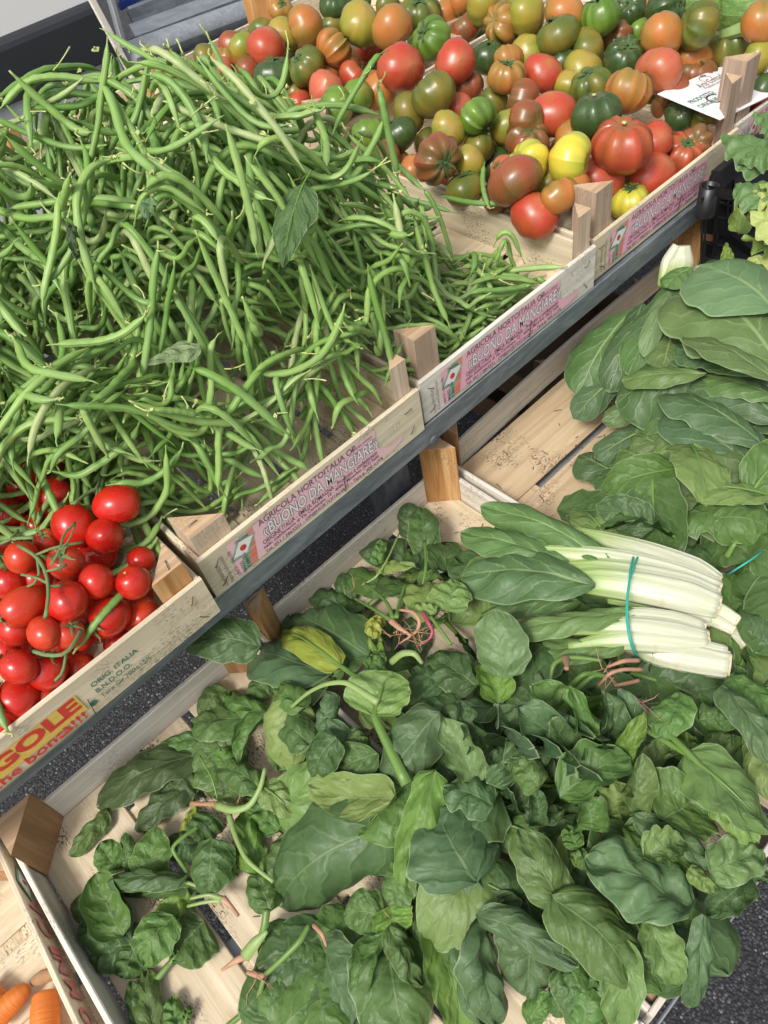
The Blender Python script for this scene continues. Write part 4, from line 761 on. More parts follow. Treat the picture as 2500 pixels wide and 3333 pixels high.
# px, py, diameter, z, colour, stem direction (None hides it), ribs, what sets it apart
TT = [
 (914, 30, 76, .075, 'o', (0, -.5, .6), .05, 1, 'small, highest beside the orange post at the top'), (994, 84, 128, .085, 'o', (-.7, .6, -.3), .06, 0, 'tall and pale, beside the orange post'), (919, 112, 100, .05, 'l', (.5, .5, -.5), 0, 0, 'between the tall orange one and the red one'),
 (870, 158, 126, .055, 'r', (-.3, .3, -.8), .0, 0, 'smooth and bright, behind the top right of the bean heap'), (787, 160, 100, .02, 'l', (0, .5, .5), .05, 0, 'half hidden behind the beans beside the white crate board'), (735, 195, 90, .01, 'o', (.3, .2, .6), .08, 0, 'leftmost, by the white crate board behind the beans'), (718, 222, 80, .01, 'p', (0, 0, -1), .0, 0, 'touching the beans at the far left of its crate'),
 (995, 217, 120, .055, 'v', (-.45, .15, .75), .12, 1, 'ribbed, with a spidery stalk, left of the lobed orange-brown one'), (1090, 157, 120, .065, 'o', (.8, -.2, .35), .16, 1, 'lobed, with a deep fold on its right'), (1173, 82, 132, .085, 'l', (0, .5, -.7), .05, 0, 'large, with a star-shaped blossom mark'), (1086, 85, 90, .05, 'v', (0, .6, .5), 0, 0, 'partly behind the star-marked one'),
 (1092, 22, 100, .08, 'd', (.1, -.1, 1), .1, 1, 'at the top edge with its stalk up'), (1160, -2, 92, .075, 'g', (0, 0, 1), .1, 1, 'cut by the top edge'), (1276, 92, 126, .085, 'o', (.3, .8, .2), 0, 0, 'smooth, below the dark one with the big spidery stalk'), (1262, 18, 84, .065, 'v', (0, .7, .3), 0, 0, 'small, at the top edge left of the spidery stalk'),
 (1366, 45, 136, .075, 'v', (-.05, -.15, 1), .14, 1, 'broad and dark, with a big spidery stalk'), (1303, 218, 148, .07, 'r', (.1, .9, -.3), .05, 0, 'large and smooth, in front of the divider'), (1406, 124, 134, .085, 'g', (-.6, .2, .55), .12, 1, 'glossy, ribbed, its stalk to the left'), (1482, 208, 128, .075, 'r', (.3, .6, -.4), 0, 0, 'balanced on the corner by the grey-brown posts'),
 (1212, 157, 95, .02, 'r', (0, 0, 1), 0, 0, 'deep in the shade below the star-marked one'), (1155, 250, 95, .03, 'r', (.6, -.3, .5), .05, 1, 'small, with dried stalk, above the green pair'), (1164, 311, 102, .03, 'g', (0, .5, -.4), .05, 0, 'darker of the green pair by the white divider'), (1092, 350, 118, .03, 'g', (-.2, .8, .1), .06, 0, 'brighter of the green pair, beside the split corner post'),
 (1237, 295, 112, .02, 'o', (.4, .3, -.6), 0, 0, 'half shaded, resting on the white divider'), (1059, 290, 112, .035, 'p', (.2, .5, -.6), .04, 0, 'streaked, behind the bright green one'), (1071, 248, 88, .02, 'o', (0, .5, .3), .0, 0, 'small, left of the small red one'), (899, 243, 128, .045, 'd', (.1, .1, 1), .05, 1, 'partly under the bean tips'), (965, 300, 95, .01, 'v', (0, 0, -1), 0, 0, 'low in the shade behind the beans'), (977, 330, 76, .005, 'r', (0, 0, -1), 0, 0, 'tiny patch between beans and the split post'),
 (1445, 48, 84, .055, 'o', (.3, .6, .3), .03, 0, 'behind the glossy ribbed green one'), (1512, 95, 96, .05, 'b', (0, .5, .6), .08, 0, 'brown, behind the grey-brown corner posts'), (1571, 22, 118, .085, 'l', (0, .8, .2), .04, 0, 'cut by the top edge above the striped one'), (1631, 80, 124, .07, 'o', (-.7, .1, .5), .15, 0, 'striped with dark folds, right of the posts'), (1500, 2, 80, .075, 'o', (0, 1, 0), 0, 0, 'small, cut by the top edge'),
 (1408, 311, 144, .055, 'v', (.1, .6, .5), .08, 0, 'large with faint ribs, resting on the white rim'), (1520, 283, 112, .03, 'b', (.2, .4, .6), .12, 0, 'creased, just inside the rear corner'), (1333, 368, 118, .02, 'v', (-.3, .8, -.2), .02, 0, 'low, half under the large faint-ribbed one'), (1490, 350, 96, .02, 'p', (0, 0, -1), 0, 0, 'pale, peeping between the ribbed one and the bright green one'),
 (1559, 383, 126, .055, 'g', (-.1, -.7, -.4), .10, 1, 'round and striped, its stalk underneath'), (1203, 434, 108, .025, 'g', (.3, .6, .3), .08, 0, 'first by the white rim next to the beans'), (1294, 440, 118, .02, 'd', (.0, .5, .8), .06, 1, 'dark, second from the white rim'), (1457, 419, 112, .05, 'l', (.2, .7, -.4), .04, 0, 'shiny with a bright spot, above the ribbed red one'), (1420, 520, 154, .055, 'b', (-.15, -.75, .1), .14, 1, 'big, ribbed, stalk facing the front left'),
 (1246, 508, 116, .005, 'b', (0, .4, .7), .14, 0, 'wrinkled, low beside the rim and the beans'), (1526, 522, 98, .035, 'l', (.2, .6, -.5), .03, 0, 'between the big ribbed one and the lobed one'), (1562, 478, 100, .015, 'v', (.3, .3, .5), .05, 0, 'dark, under the round striped green one'), (1514, 612, 122, .01, 'v', (0, .2, 1), .05, 1, 'low near the rim, under the green beans'), (1345, 550, 96, .0, 'o', (0, 0, -1), 0, 0, 'low, left of the big ribbed brown-red one'),
 (1604, 335, 96, .02, 'v', (.2, .8, .3), .05, 0, 'small, behind the creased red one'), (1655, 418, 122, .02, 'l', (.2, .5, .3), .02, 0, 'pale, behind the lobed maroon one'), (1640, 560, 98, .03, 'p', (-.5, .2, .5), .02, 1, 'small, left of the yellow pair'), (1622, 648, 96, .01, 'b', (0, 0, -1), 0, 0, 'low, left of the flat brown-red one'),
 (1648, 248, 120, .065, 'o', (.1, -.1, 1), .14, 1, 'ribbed, stalk up, on the divider'), (1655, 195, 96, .05, 'o', (.3, .5, .5), .06, 0, 'just behind the ribbed orange one on the divider'), (1592, 187, 110, .04, 'd', (.1, .1, 1), .06, 1, 'dark with a stalk, in the second-row corner'), (1690, 115, 96, .04, 'd', (0, 0, 1), .05, 0, 'shaded, right of the striped one'),
 (1717, 54, 126, .08, 'l', (0, .9, 0), .04, 0, 'smooth, near the top left of the pale upright board'), (1836, 43, 124, .085, 'o', (0, .6, -.6), .03, 0, 'with a pale pointed end, at the top edge'), (1814, 117, 138, .07, 'v', (-.05, .4, .8), .03, 1, 'flattened, large, right of centre near the top'), (1955, 52, 126, .08, 'g', (0, .3, .9), .13, 1, 'glossy and deeply ribbed, at the top edge'),
 (2047, 33, 104, .06, 'd', (-.5, -.2, .7), .08, 1, 'dark, just right of the glossy ribbed one'), (2095, 28, 84, .04, 'o', (0, 1, 0), 0, 0, 'strip between two dark green ones at the top edge'), (2167, 30, 132, .075, 'd', (.2, -.7, .4), .1, 1, 'dark, at the top edge with the stalk towards the camera'), (2273, 81, 138, .085, 'v', (-.6, .5, .3), .10, 0, 'heart-shaped with an orange point'),
 (2153, 117, 132, .075, 'o', (.4, .6, .2), .02, 0, 'plump, below the dark one at the top edge'), (2077, 103, 84, .03, 'g', (0, 1, 0), 0, 0, 'green, sunk behind the plump orange one'), (2007, 117, 100, .04, 'b', (-.6, 0, .4), .14, 0, 'brown with green folds, near the top middle'), (1912, 157, 118, .045, 'v', (-.4, .5, -.5), .02, 0, 'olive with an orange side, in the middle of the second crate'), (2029, 187, 130, .055, 'd', (-.2, -.4, .9), .12, 1, 'emerald, lobed, stalk facing the camera'),
 (2142, 228, 142, .055, 'p', (-.7, 0, -.2), .03, 0, 'large and long, left of the price card'), (2256, 186, 122, .03, 'o', (0, .6, -.6), 0, 0, 'behind the stalk next to the price card'), (2365, 157, 148, .03, 'v', (0, .25, .9), .13, 0, 'dark, ribbed like a pumpkin, behind the price card'), (2488, 72, 136, .085, 'o', (.5, .4, .4), .04, 0, 'cut by the right edge near the marrows'), (2473, 178, 110, .045, 'l', (0, .8, 0), 0, 0, 'at the right edge above the price card'),
 (2267, 236, 128, .012, 'b', (-.1, -.1, 1), .1, 1, 'tucked under the far edge of the price card'), (1717, 179, 112, .045, 'l', (.5, -.1, -.2), .05, 0, 'with faint star lines, left in the second crate'), (1765, 241, 122, .045, 'r', (0, .5, -.7), .02, 0, 'red, alone among the green ones behind the divider'), (1809, 215, 118, .03, 'd', (-.3, .3, .9), .1, 1, 'dark green with spidery stalk behind the red one'), (1898, 228, 120, .035, 'l', (0, .5, -.8), .02, 0, 'orange-tipped, above the ribbed pair on the divider'), (1850, 273, 92, .03, 'l', (0, 0, -1), .02, 0, 'small, tucked under the orange-tipped one'),
 (1925, 277, 130, .055, 'v', (-.3, .2, .9), .14, 1, 'left of the ribbed pair, resting on the divider'), (2047, 296, 146, .06, 'o', (.55, .1, .75), .12, 1, 'right of the ribbed pair, brown-orange, resting on the divider'), (2186, 290, 108, .025, 'b', (0, 1, 0), 0, 0, 'dark, by the left corner of the price card'), (2164, 335, 98, .005, 'b', (0, 1, 0), 0, 0, 'in the shade under the price card corner'), (2218, 369, 106, .005, 'd', (-.5, 0, .5), .05, 1, 'dark green, under the price card'), (2289, 392, 90, -.005, 'v', (0, 1, 0), 0, 0, 'under the price card next to the post'), (2468, 336, 84, .01, 'r', (0, 1, 0), 0, 0, 'red, right of the tall posts'), (2485, 290, 90, .02, 'd', (0, 1, 0), 0, 0, 'green, right of the tall posts behind the red one'),
 (1700, 322, 124, .045, 'b', (-.4, .6, .2), .1, 0, 'creased maroon, behind the long pinkish one'), (1795, 374, 150, .05, 'r', (0, -.1, -1), .03, 0, 'long pinkish red with a small blossom scar'), (1934, 374, 162, .065, 'd', (.1, .15, 1), .12, 2, 'blackish green, pumpkin-like with white specks'), (1717, 392, 118, .06, 'b', (-.1, -.9, .2), .04, 0, 'upper lobe of the maroon pair'), (1717, 452, 142, .04, 'b', (-.05, -.3, .9), .18, 1, 'maroon, deeply lobed, stalk in its centre'),
 (2023, 469, 192, .055, 'r', (0, -.05, 1), .13, 2, 'biggest, ribbed, with a pale starry top'), (2132, 463, 116, .02, 'r', (.2, .5, -.5), .05, 0, 'behind the biggest ribbed one'), (2262, 468, 108, .015, 'b', (-.6, -.3, .4), .10, 0, 'brown rounded lobe by the right corner post'), (2222, 500, 138, .02, 'r', (-.1, -.35, .9), .16, 1, 'ribbed with a spidery black-green stalk near the right corner'), (2118, 575, 166, .015, 'r', (-.1, .5, -.75), .06, 0, 'wide, against the front board'), (1958, 585, 152, .005, 'r', (0, .5, -.8), 0, 0, 'smooth, low in front of the biggest one'),
 (1858, 515, 150, .065, 'y', (.3, -.8, -.1), .03, 0, 'pointed, bright with sunlight painted into its skin'), (1719, 529, 140, .055, 'y', (-.6, .2, .3), .10, 0, 'green-striped, bright with sunlight painted into its skin'), (1681, 587, 168, .06, 'b', (-.1, -.7, -.7), .02, 0, 'flat, large, at the left by the green beans'), (1822, 637, 122, .045, 'o', (.2, .7, .3), .08, 0, 'two-lobed, below the pointed yellow one'), (1741, 700, 148, .02, 'r', (0, .4, -.8), .02, 0, 'lowest, by the rim over the green beans'), (2050, 656, 138, .03, 'y', (.1, .15, 1), .13, 1, 'flat-ribbed with green top, behind the pink board'),
 (1871, 452, 128, .03, 'o', (.3, .6, .2), .03, 0, 'hidden behind the pointed yellow one'), (1779, 604, 96, .02, 'l', (0, .8, .5), .02, 1, 'yellow, squeezed between four others'), (1866, 618, 112, .03, 'o', (0, 1, .2), .0, 0, 'right half of the two-lobed orange pair')]
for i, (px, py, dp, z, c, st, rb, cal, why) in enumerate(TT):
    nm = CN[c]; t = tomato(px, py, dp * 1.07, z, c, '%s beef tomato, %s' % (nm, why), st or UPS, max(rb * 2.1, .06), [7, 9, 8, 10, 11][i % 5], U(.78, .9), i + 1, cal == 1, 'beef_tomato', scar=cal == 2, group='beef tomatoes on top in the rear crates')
# plum tomatoes in the front left crate

PT = [(44, 1515, 120, .02, 'Q', (-.5, .3, .4), 1.1, 'at the left edge under the beans'), (82, 1582, 114, .035, 'R', (-.8, .3, .1), 1.05, 'shiny, near the left edge with its stalk left'), (182, 1617, 122, .04, 'R', (.9, -.1, .25), 1.15, 'oval, its stalk pointing right under the vine'), (385, 1643, 126, .05, 'R', (.7, -.45, -.1), 1.2, 'large oval, topmost right, beside the divider'), (28, 1673, 112, .03, 'R', (-.6, 0, .6), 1.0, 'large, cut by the left edge'),
 (120, 1712, 94, .02, 'Q', (-.7, -.1, .5), 1.05, 'orange-red, under the pink oval'), (235, 1710, 128, .045, 'R', (.3, .7, .55), 1.15, 'oval, with a star calyx at its upper end'), (344, 1747, 116, .035, 'R', (.1, .5, -.6), 1.25, 'long, below the topmost right one'), (18, 1762, 84, .02, 'R', (.5, .4, .4), 1.0, 'small, at the left edge'), (150, 1762, 84, .035, 'Q', (.1, -.2, 1), 1.0, 'small, with a browned calyx, by the vine fork'),
 (73, 1812, 108, .05, 'Q', (.3, .6, .4), 1.0, 'round, left of the vine fork'), (218, 1829, 116, .05, 'Q', (-.05, -.3, 1), 1.05, 'round, with its stalk star facing the camera'), (312, 1891, 112, .045, 'R', (.1, .9, -.2), 1.0, 'glossy round, in the middle'), (435, 1897, 108, .05, 'R', (-.05, .35, .95), 1.0, 'round, with a pale stalk scar'), (215, 1959, 130, .05, 'R', (-.1, .7, -.2), 1.05, 'large round, under the hanging vine'),
 (71, 1973, 122, .055, 'Q', (-.9, -.05, .1), 1.2, 'orange oval with a pointed end, left'), (50, 2045, 108, .03, 'R', (-.5, .7, .4), 1.0, 'dark, under the orange oval'), (141, 2058, 104, .045, 'Q', (.0, .8, -.1), 1.12, 'upright oval, beside the calyx one'), (226, 2062, 102, .055, 'Q', (.5, -.25, .8), 1.0, 'small round, with a wide green calyx'), (347, 2008, 138, .035, 'R', (-.6, -.3, .3), 1.12, 'large oval, behind the curved bean'), (455, 2003, 124, .035, 'Q', (.1, .6, -.5), 1.1, 'against the front board, under the post'),
 (159, 2182, 124, .05, 'R', (.6, .1, .7), 1.0, 'round, with a dried vine, near the front board'), (62, 2170, 110, .03, 'R', (-.3, .7, .3), 1.1, 'dark plum coloured, left of the vine one'), (62, 2276, 136, .05, 'R', (-.5, -.4, .2), 1.1, 'large, by the front board at the left'), (262, 2182, 108, .02, 'Q', (0, 0, -1), 1.0, 'half hidden behind the front board, right of the vine one'), (147, 2272, 84, .01, 'Q', (0, 0, -1), 1.0, 'orange sliver behind the front board'), (12, 2360, 90, .02, 'R', (0, 0, -1), 1.0, 'bottom left corner of its crate'),
 (318, 1806, 118, .01, 'R', (0, 0, 1), 1.0, 'deep in the shade under the long one'), (459, 1823, 86, .0, 'R', (0, 1, 0), 1.0, 'in the shade by the orange post'), (176, 1553, 92, -.005, 'R', (0, 1, 0), 1.0, 'in the shade under the bean tips'), (120, 1880, 96, .01, 'R', (0, 1, 0), 1.0, 'behind the vine stem'), (35, 1893, 112, .02, 'R', (.4, .2, .7), 1.0, 'under the left calyx'), (118, 1945, 92, .01, 'R', (.6, .6, .6), 1.0, 'shaded, below the vine'), (20, 1244 + 130, 90, .02, 'R', (0, 1, 0), 1.0, 'seen between beans at the left edge'), (8, 1262, 86, .04, 'Q', (0, 1, 0), 1.0, 'highest, seen between beans at the left edge'), (20, 2120, 90, .01, 'R', (0, 1, 0), 1.0, 'dark, at the left edge low down'), (265, 2080, 80, .0, 'R', (0, 1, 0), 1.0, 'dark, behind the curved bean'), (40, 1600, 84, .01, 'R', (0, 1, 0), 1.0, 'dark, under the shiny left one'), (205, 1530, 76, -.01, 'R', (0, 1, 0), 1.0, 'dark, by the corner of the divider')]
for i, (px, py, dp, z, c, st, el, why) in enumerate(PT):
    vis = i in (0, 1, 2, 4, 5, 6, 7, 8, 9, 10, 11, 14, 15, 18, 19, 21, 22, 31)
    tomato(px, py, dp * 1.03, z, c, 'small red plum tomato, ' + why, st, 0, 6, .97, 300 + i, vis, 'plum_tomato', 1 + (el - 1) * 1.25 + U(0, .08), mat='plum', scar=i == 13, group='red plum tomatoes on top of their crate')
# lower layer that fills the crates
k = 0
for (x0, x1, y0, y1, dx, r, mt, codes, lab, grp) in ((-.235, .08, .535, .80, .040, .019, 'plum', 'R', 'small red plum tomato in the shaded lower layer of its crate', 'plum tomatoes of the lower layer'), (.83, 1.05, .665, 1.02, .078, .029, 'tom', 'vbrod', 'beef tomato in the shaded lower layer of the front crate', 'tomatoes of the lower layer, front crate'), (1.20, 1.45, .72, 1.05, .078, .029, 'tom', 'vdbg', 'beef tomato in the lower layer under the price card', 'tomatoes of the lower layer, card crate'), (.85, 1.10, 1.20, 1.67, .078, .031, 'tom', 'rovb', 'beef tomato in the shaded lower layer of the left rear crate', 'tomatoes of the lower layer, rear crate'), (1.20, 1.45, 1.20, 1.50, .078, .031, 'tom', 'vdlo', 'beef tomato in the lower layer of the right rear crate', 'tomatoes of the lower layer, right rear crate')):
    for x in np.arange(x0, x1, dx):
        for y in np.arange(y0, y1, dx):
            q = np.array([x + U(-.006, .006), y + U(-.006, .006), -.053 + r * .86 + (.016 if y > 1.15 else 0)]); c = R.T @ (q - CAM); pxx, pyy = c[0] / c[2] * FPX + 1250, c[1] / c[2] * FPX + 1666.5
            if -80 < pxx < 2580 and -120 < pyy:
                k += 1; tomato(pxx, pyy, 2 * r * pxm(q), q[2], random.choice(codes), lab, (U(-1, 1), U(-1, 1), U(-.5, .6)), 0 if mt == 'plum' else .06, 9, .86, 900 + k, False, 'plum_tomato' if mt == 'plum' else 'beef_tomato', group=grp, mat=mt)
# vine stems
def vine(pts, r, label, br=()):
    P0 = at(*pts[0]); o = thing('tomato_vine', label, 'vine', P0)
    def tb_(q, rad): q = np.array([at(*a) for a in q]); Q = np.array([q[0]] + [q[i] * .75 + q[i + 1] * .25 if j == 0 else q[i] * .25 + q[i + 1] * .75 for i in range(len(q) - 1) for j in (0, 1)] + [q[-1]]); V, F, uv = tubeg(Q - P0, rad, 6); mesh('stem', V, F, 'vine', o, uv)
    tb_(pts, r)
    for b in br: tb_(b, r * .75)
vine([(60, 1775, .075), (120, 1810, .082), (150, 1860, .082), (160, 1930, .08), (150, 2000, .082), (147, 2010, .075)], .0018, 'hairy green forked tomato vine lying across the red tomatoes', [[(118, 1806, .082), (180, 1780, .085), (270, 1765, .075)], [(150, 1860, .082), (190, 1850, .085), (215, 1840, .08)], [(158, 1900, .08), (120, 1880, .08), (70, 1870, .075)], [(158, 1910, .08), (200, 1905, .075)], [(120, 1808, .082), (130, 1890, .075), (60, 1925, .06)]])
vine([(0, 1770, .06), (45, 1752, .07), (110, 1750, .07)], .0018, 'thin green vine stalk entering from the left edge over the tomatoes', [[(30, 1758, .07), (60, 1725, .065)]])
vine([(110, 2120, .07), (160, 2135, .078), (215, 2130, .078), (250, 2080, .075), (262, 2055, .07)], .0018, 'green vine with a dried calyx on the front tomatoes', [[(215, 2130, .078), (205, 2190, .075), (180, 2215, .07)]])
vine([(330, 1540, .05), (318, 1590, .06), (290, 1600, .062), (240, 1640, .07)], .0018, 'green vine joining the two topmost oval tomatoes', [[(318, 1590, .06), (305, 1660, .055)]])
vine([(165, 1840, .085), (195, 1790, .088), (205, 1740, .085), (245, 1700, .08)], .0012, 'pale dry stalk leaning over the red tomatoes', [[(195, 1790, .088), (225, 1760, .088), (245, 1708, .084)]])
# price card
card = thing('price_card', 'white price card with a pear drawing and handwriting, leaning on the tomatoes behind the posts', 'card', (1.2, .7, .07)); co = np.array(card.location)
c0 = at(2137, 306, .040); c1 = at(2385, 200, .010); c3 = at(2350, 384, .027); 
xd = nrm(c1 - c0); n = nrm(np.cross(c1 - c0, c3 - c0)); n = n if n[2] > 0 else -n; yd = np.cross(n, xd); yd = yd
cw, ch = .213, .112; o_ = c0 
far = yd if (yd @ (c3 - c0)) < 0 else yd
sg = 1 if (np.cross(xd, n) @ (c3 - c0)) > 0 else -1; dn = np.cross(xd, n) * sg      # towards the viewer along the card
pts = [o_ + xd * .002, o_ + xd * (cw - .012), o_ + xd * cw + dn * .012, o_ + xd * cw + dn * ch, o_ + dn * ch]
V = [p - co for p in pts[:5]] + [p - co - n * .0012 for p in pts[:5]]; F = [(0, 1, 2, 3, 4), (9, 8, 7, 6, 5)] + [(i, 5 + i, 5 + (i + 1) % 5, (i + 1) % 5) for i in range(5)]
F = F if np.cross(V[1] - V[0], V[2] - V[0]) @ n > 0 else [tuple(reversed(f)) for f in F]
mesh('sheet', V, F, 'card', card, np.zeros((10, 2)), False)
cz = lambda a, b, l: o_ + xd * a + dn * b + n * l      # a along the card, b towards the viewer
def ctext(s, a, b, w, h, mat, bold=0., shear=0.): text(s, card, cz(a, b, .0003), w, h, mat, bold, xd, -dn, shear=shear, name='lettering')
def ab(px, py):
    r = ray(px, py); t = ((o_ - CAM) @ n) / (r @ n); v = CAM + r * t - o_; return v @ xd, v @ dn
def ctp(s, p, q_, h, mat, bold=0., shear=0.):
    a, b = ab(*p); a2, b2 = ab(*q_); d_ = nrm(xd * (a2 - a) + dn * (b2 - b)); text(s, card, cz(a, b, .0003), math.hypot(a2 - a, b2 - b), h, mat, bold, d_, nrm(np.cross(n, d_)), shear=shear, name='lettering')
ctp('Arte Contadina', (2283, 288), (2374, 243), .0135, 'inkbr', .0, .35); ctp('Prodotti ortofrutticoli', (2300, 290), (2382, 252), .006, 'inkdg')
ctp('PRODOTTO:', (2254, 338), (2330, 302), .0095, 'inkg', .02); ctp('ORIGINE:', (2284, 352), (2350, 322), .0095, 'inkg', .02)
def cring(px, py, ra, rb, w, mat, t0=0., t1=6.2832, nm='drawing'):
    ca, cb_ = ab(px, py); P = [cz(ca + ra * math.cos(t), cb_ + rb * math.sin(t), .0004) - co for t in np.linspace(t0, t1, 25)]; V, F, uv = tubeg(P, w, 4, flat=.15, up=n); mesh(nm, V, F, mat, card, uv)
cring(2297, 257, .012, .009, .0007, 'inkor'); cring(2288, 248, .006, .002, .0011, 'inkg')
cring(2462, 244, .026, .013, .0012, 'ink'); cring(2330, 320, .017, .012, .0016, 'ink', 1.0, 5.6); cring(2375, 270, .014, .004, .0016, 'ink', .2, 3)

# ------------------------------------------------------------------ spinach
TONE = {'d': (.0145, .040, .0150), 'k': (.012, .022, .012), 'm': (.034, .084, .016), 'l': (.082, .135, .040), 'y': (.13, .16, .018), 'b': (.024, .054, .028), 'g': (.060, .125, .018), 'c': (.022, .056, .014), 'n': (.036, .070, .020), 'q': (.056, .102, .046)}
sm = lambda t: (lambda u: u * u * (3 - 2 * u))(min(1., max(0., t)))
def hs(x, y):
    return -.236 + .088 * sm((x - .0) / .17) * sm((.53 - y) / .17) + .03 * sm((x - .45) / .1) * sm((.5 - y) / .2)
def hc(x, y):
    return -.232 + .10 * sm((x - .60) / .18) * sm((y - .0) / .1) + .03 * sm((x - .80) / .2)
def onh(px, py, h, dz=0.):
    z = -.18
    for _ in range(8): p = at(px, py, z); z = .5 * z + .5 * (h(p[0], p[1]) + dz)
    return at(px, py, z)
LN = 0
def sleaf(bx, by, tx, ty, w, tone, cue, cup=1.05, arch=.14, dz=(0, 0), h=None, mat='spin', word='spinach leaf', cat='leaf', nm='spinach_leaf', lift=None, pet=0, **k):
    global LN; LN += 1; h = h or hs; L0 = .006 + LN * .00006 if lift is None else lift
    B = onh(bx, by, h, L0 + dz[0]); T = onh(tx, ty, h, L0 + dz[1])
    col = np.array(TONE[tone]) * U(.85, 1.2) * np.array([U(.85, 1.15), 1, U(.85, 1.15)]); k.setdefault('roll', random.gauss(0, .22)); k.setdefault('twist', random.gauss(0, .5)); k.setdefault('ruf', .03); k.setdefault('curl', U(0, .14))
    if nm == 'chard_leaf': col = col * 1.12
    o = leaf(B, T, w / pxm((B + T) / 2), mat=mat, col=col, cup=cup, arch=arch, seed=LN, name=nm, petiole=pet, pmat=k.pop('pmat', 'petiole'), **k)
    cn = {'d': 'dark green', 'k': 'wilted blackish', 'm': 'mid green', 'l': 'pale green', 'y': 'yellowing', 'b': 'blue-green', 'g': 'bright green', 'c': 'deep green', 'n': 'olive green', 'q': 'pale bluish'}[tone]
    if cue: tag(o, '%s %s %s' % (cn, word, cue), cat, word.replace('leaf', 'leaves') + ' on top of the pile')
    return o
# filler underneath
FG = 'spinach leaves lying deeper in the pile'
for k in range(150):
    x, y = U(.12, .66), U(.035, .44)
    if x < .2 and y > .30 and random.random() < .7: continue
    if x > .50 and y > .30: continue
    y = y if random.random() < .6 else .03 + y * .4; x = min(x, .43) if y < .10 else x; z = hs(x, y) - U(.004, .026); a = U(0, 6.28); l = U(.07, .105); d = np.array([math.cos(a), math.sin(a), U(-.25, .12)])
    o = leaf((x, y, z), np.array([x, y, z]) + d * l, l * U(.6, .8), col=np.array(TONE[random.choice('ddcmmcl')]) * U(.85, 1.1), cup=U(-.9, 1.3), arch=U(-.05, .25), ruf=random.choice([0, .05, .12]), roll=random.gauss(0, .5), seed=500 + k, ns=14, nc=9, name='spinach_leaf', petiole=random.choice([0, 0, .03]), pdir=(U(-.5, .5), U(-.5, .5), -1), curl=U(0, .15))
    tag(o, 'spinach leaf lying deeper in the pile, mostly covered by others', 'leaf', FG)
for k in range(14):
    x, y = U(.15, .34), U(.34, .52); z = -.236 + U(.004, .02); a = U(0, 6.28); l = U(.03, .05)
    o = leaf((x, y, z), np.array([x, y, z]) + np.array([math.cos(a), math.sin(a), U(0, .3)]) * l, l * U(.5, .7), col=np.array(TONE[random.choice('dmcml')]), cup=U(.2, 1.2), arch=.15, ruf=.06, roll=random.gauss(0, .4), seed=700 + k, ns=12, nc=8, name='spinach_leaf', petiole=U(.02, .04)); tag(o, 'small spinach leaf among the roots near the back board', 'leaf', 'small spinach leaves near the back board')
for k in range(44):
    px, py = [(1440, 2470), (1500, 2440), (1420, 2750), (1440, 2900), (2090, 3080), (1500, 2800), (1230, 2560), (1420, 3010), (1350, 2640), (1700, 2950), (2000, 3000), (1950, 2900), (1180, 2620), (1000, 3110), (1100, 3210), (1020, 3290), (1160, 3060), (1220, 3290), (900, 3310), (960, 3190), (1080, 3330), (980, 2420)][k % 22]
    B = onh(px + U(-30, 30), py + U(-30, 30), hs, -.012); a = U(0, 6.28); l = U(.06, .09); B = B - np.array([math.cos(a), math.sin(a), 0]) * l / 2; B[2] = max(B[2], -.226)
    o = leaf(B, B + np.array([math.cos(a), math.sin(a), U(.0, .12)]) * l, l * .75, col=np.array(TONE[random.choice('ddcbm')]), cup=U(.3, 1.), arch=.12, roll=random.gauss(0, .3), seed=900 + k, ns=14, nc=9, name='spinach_leaf'); tag(o, 'spinach leaf lying deeper in the pile, mostly covered by others', 'leaf', FG)
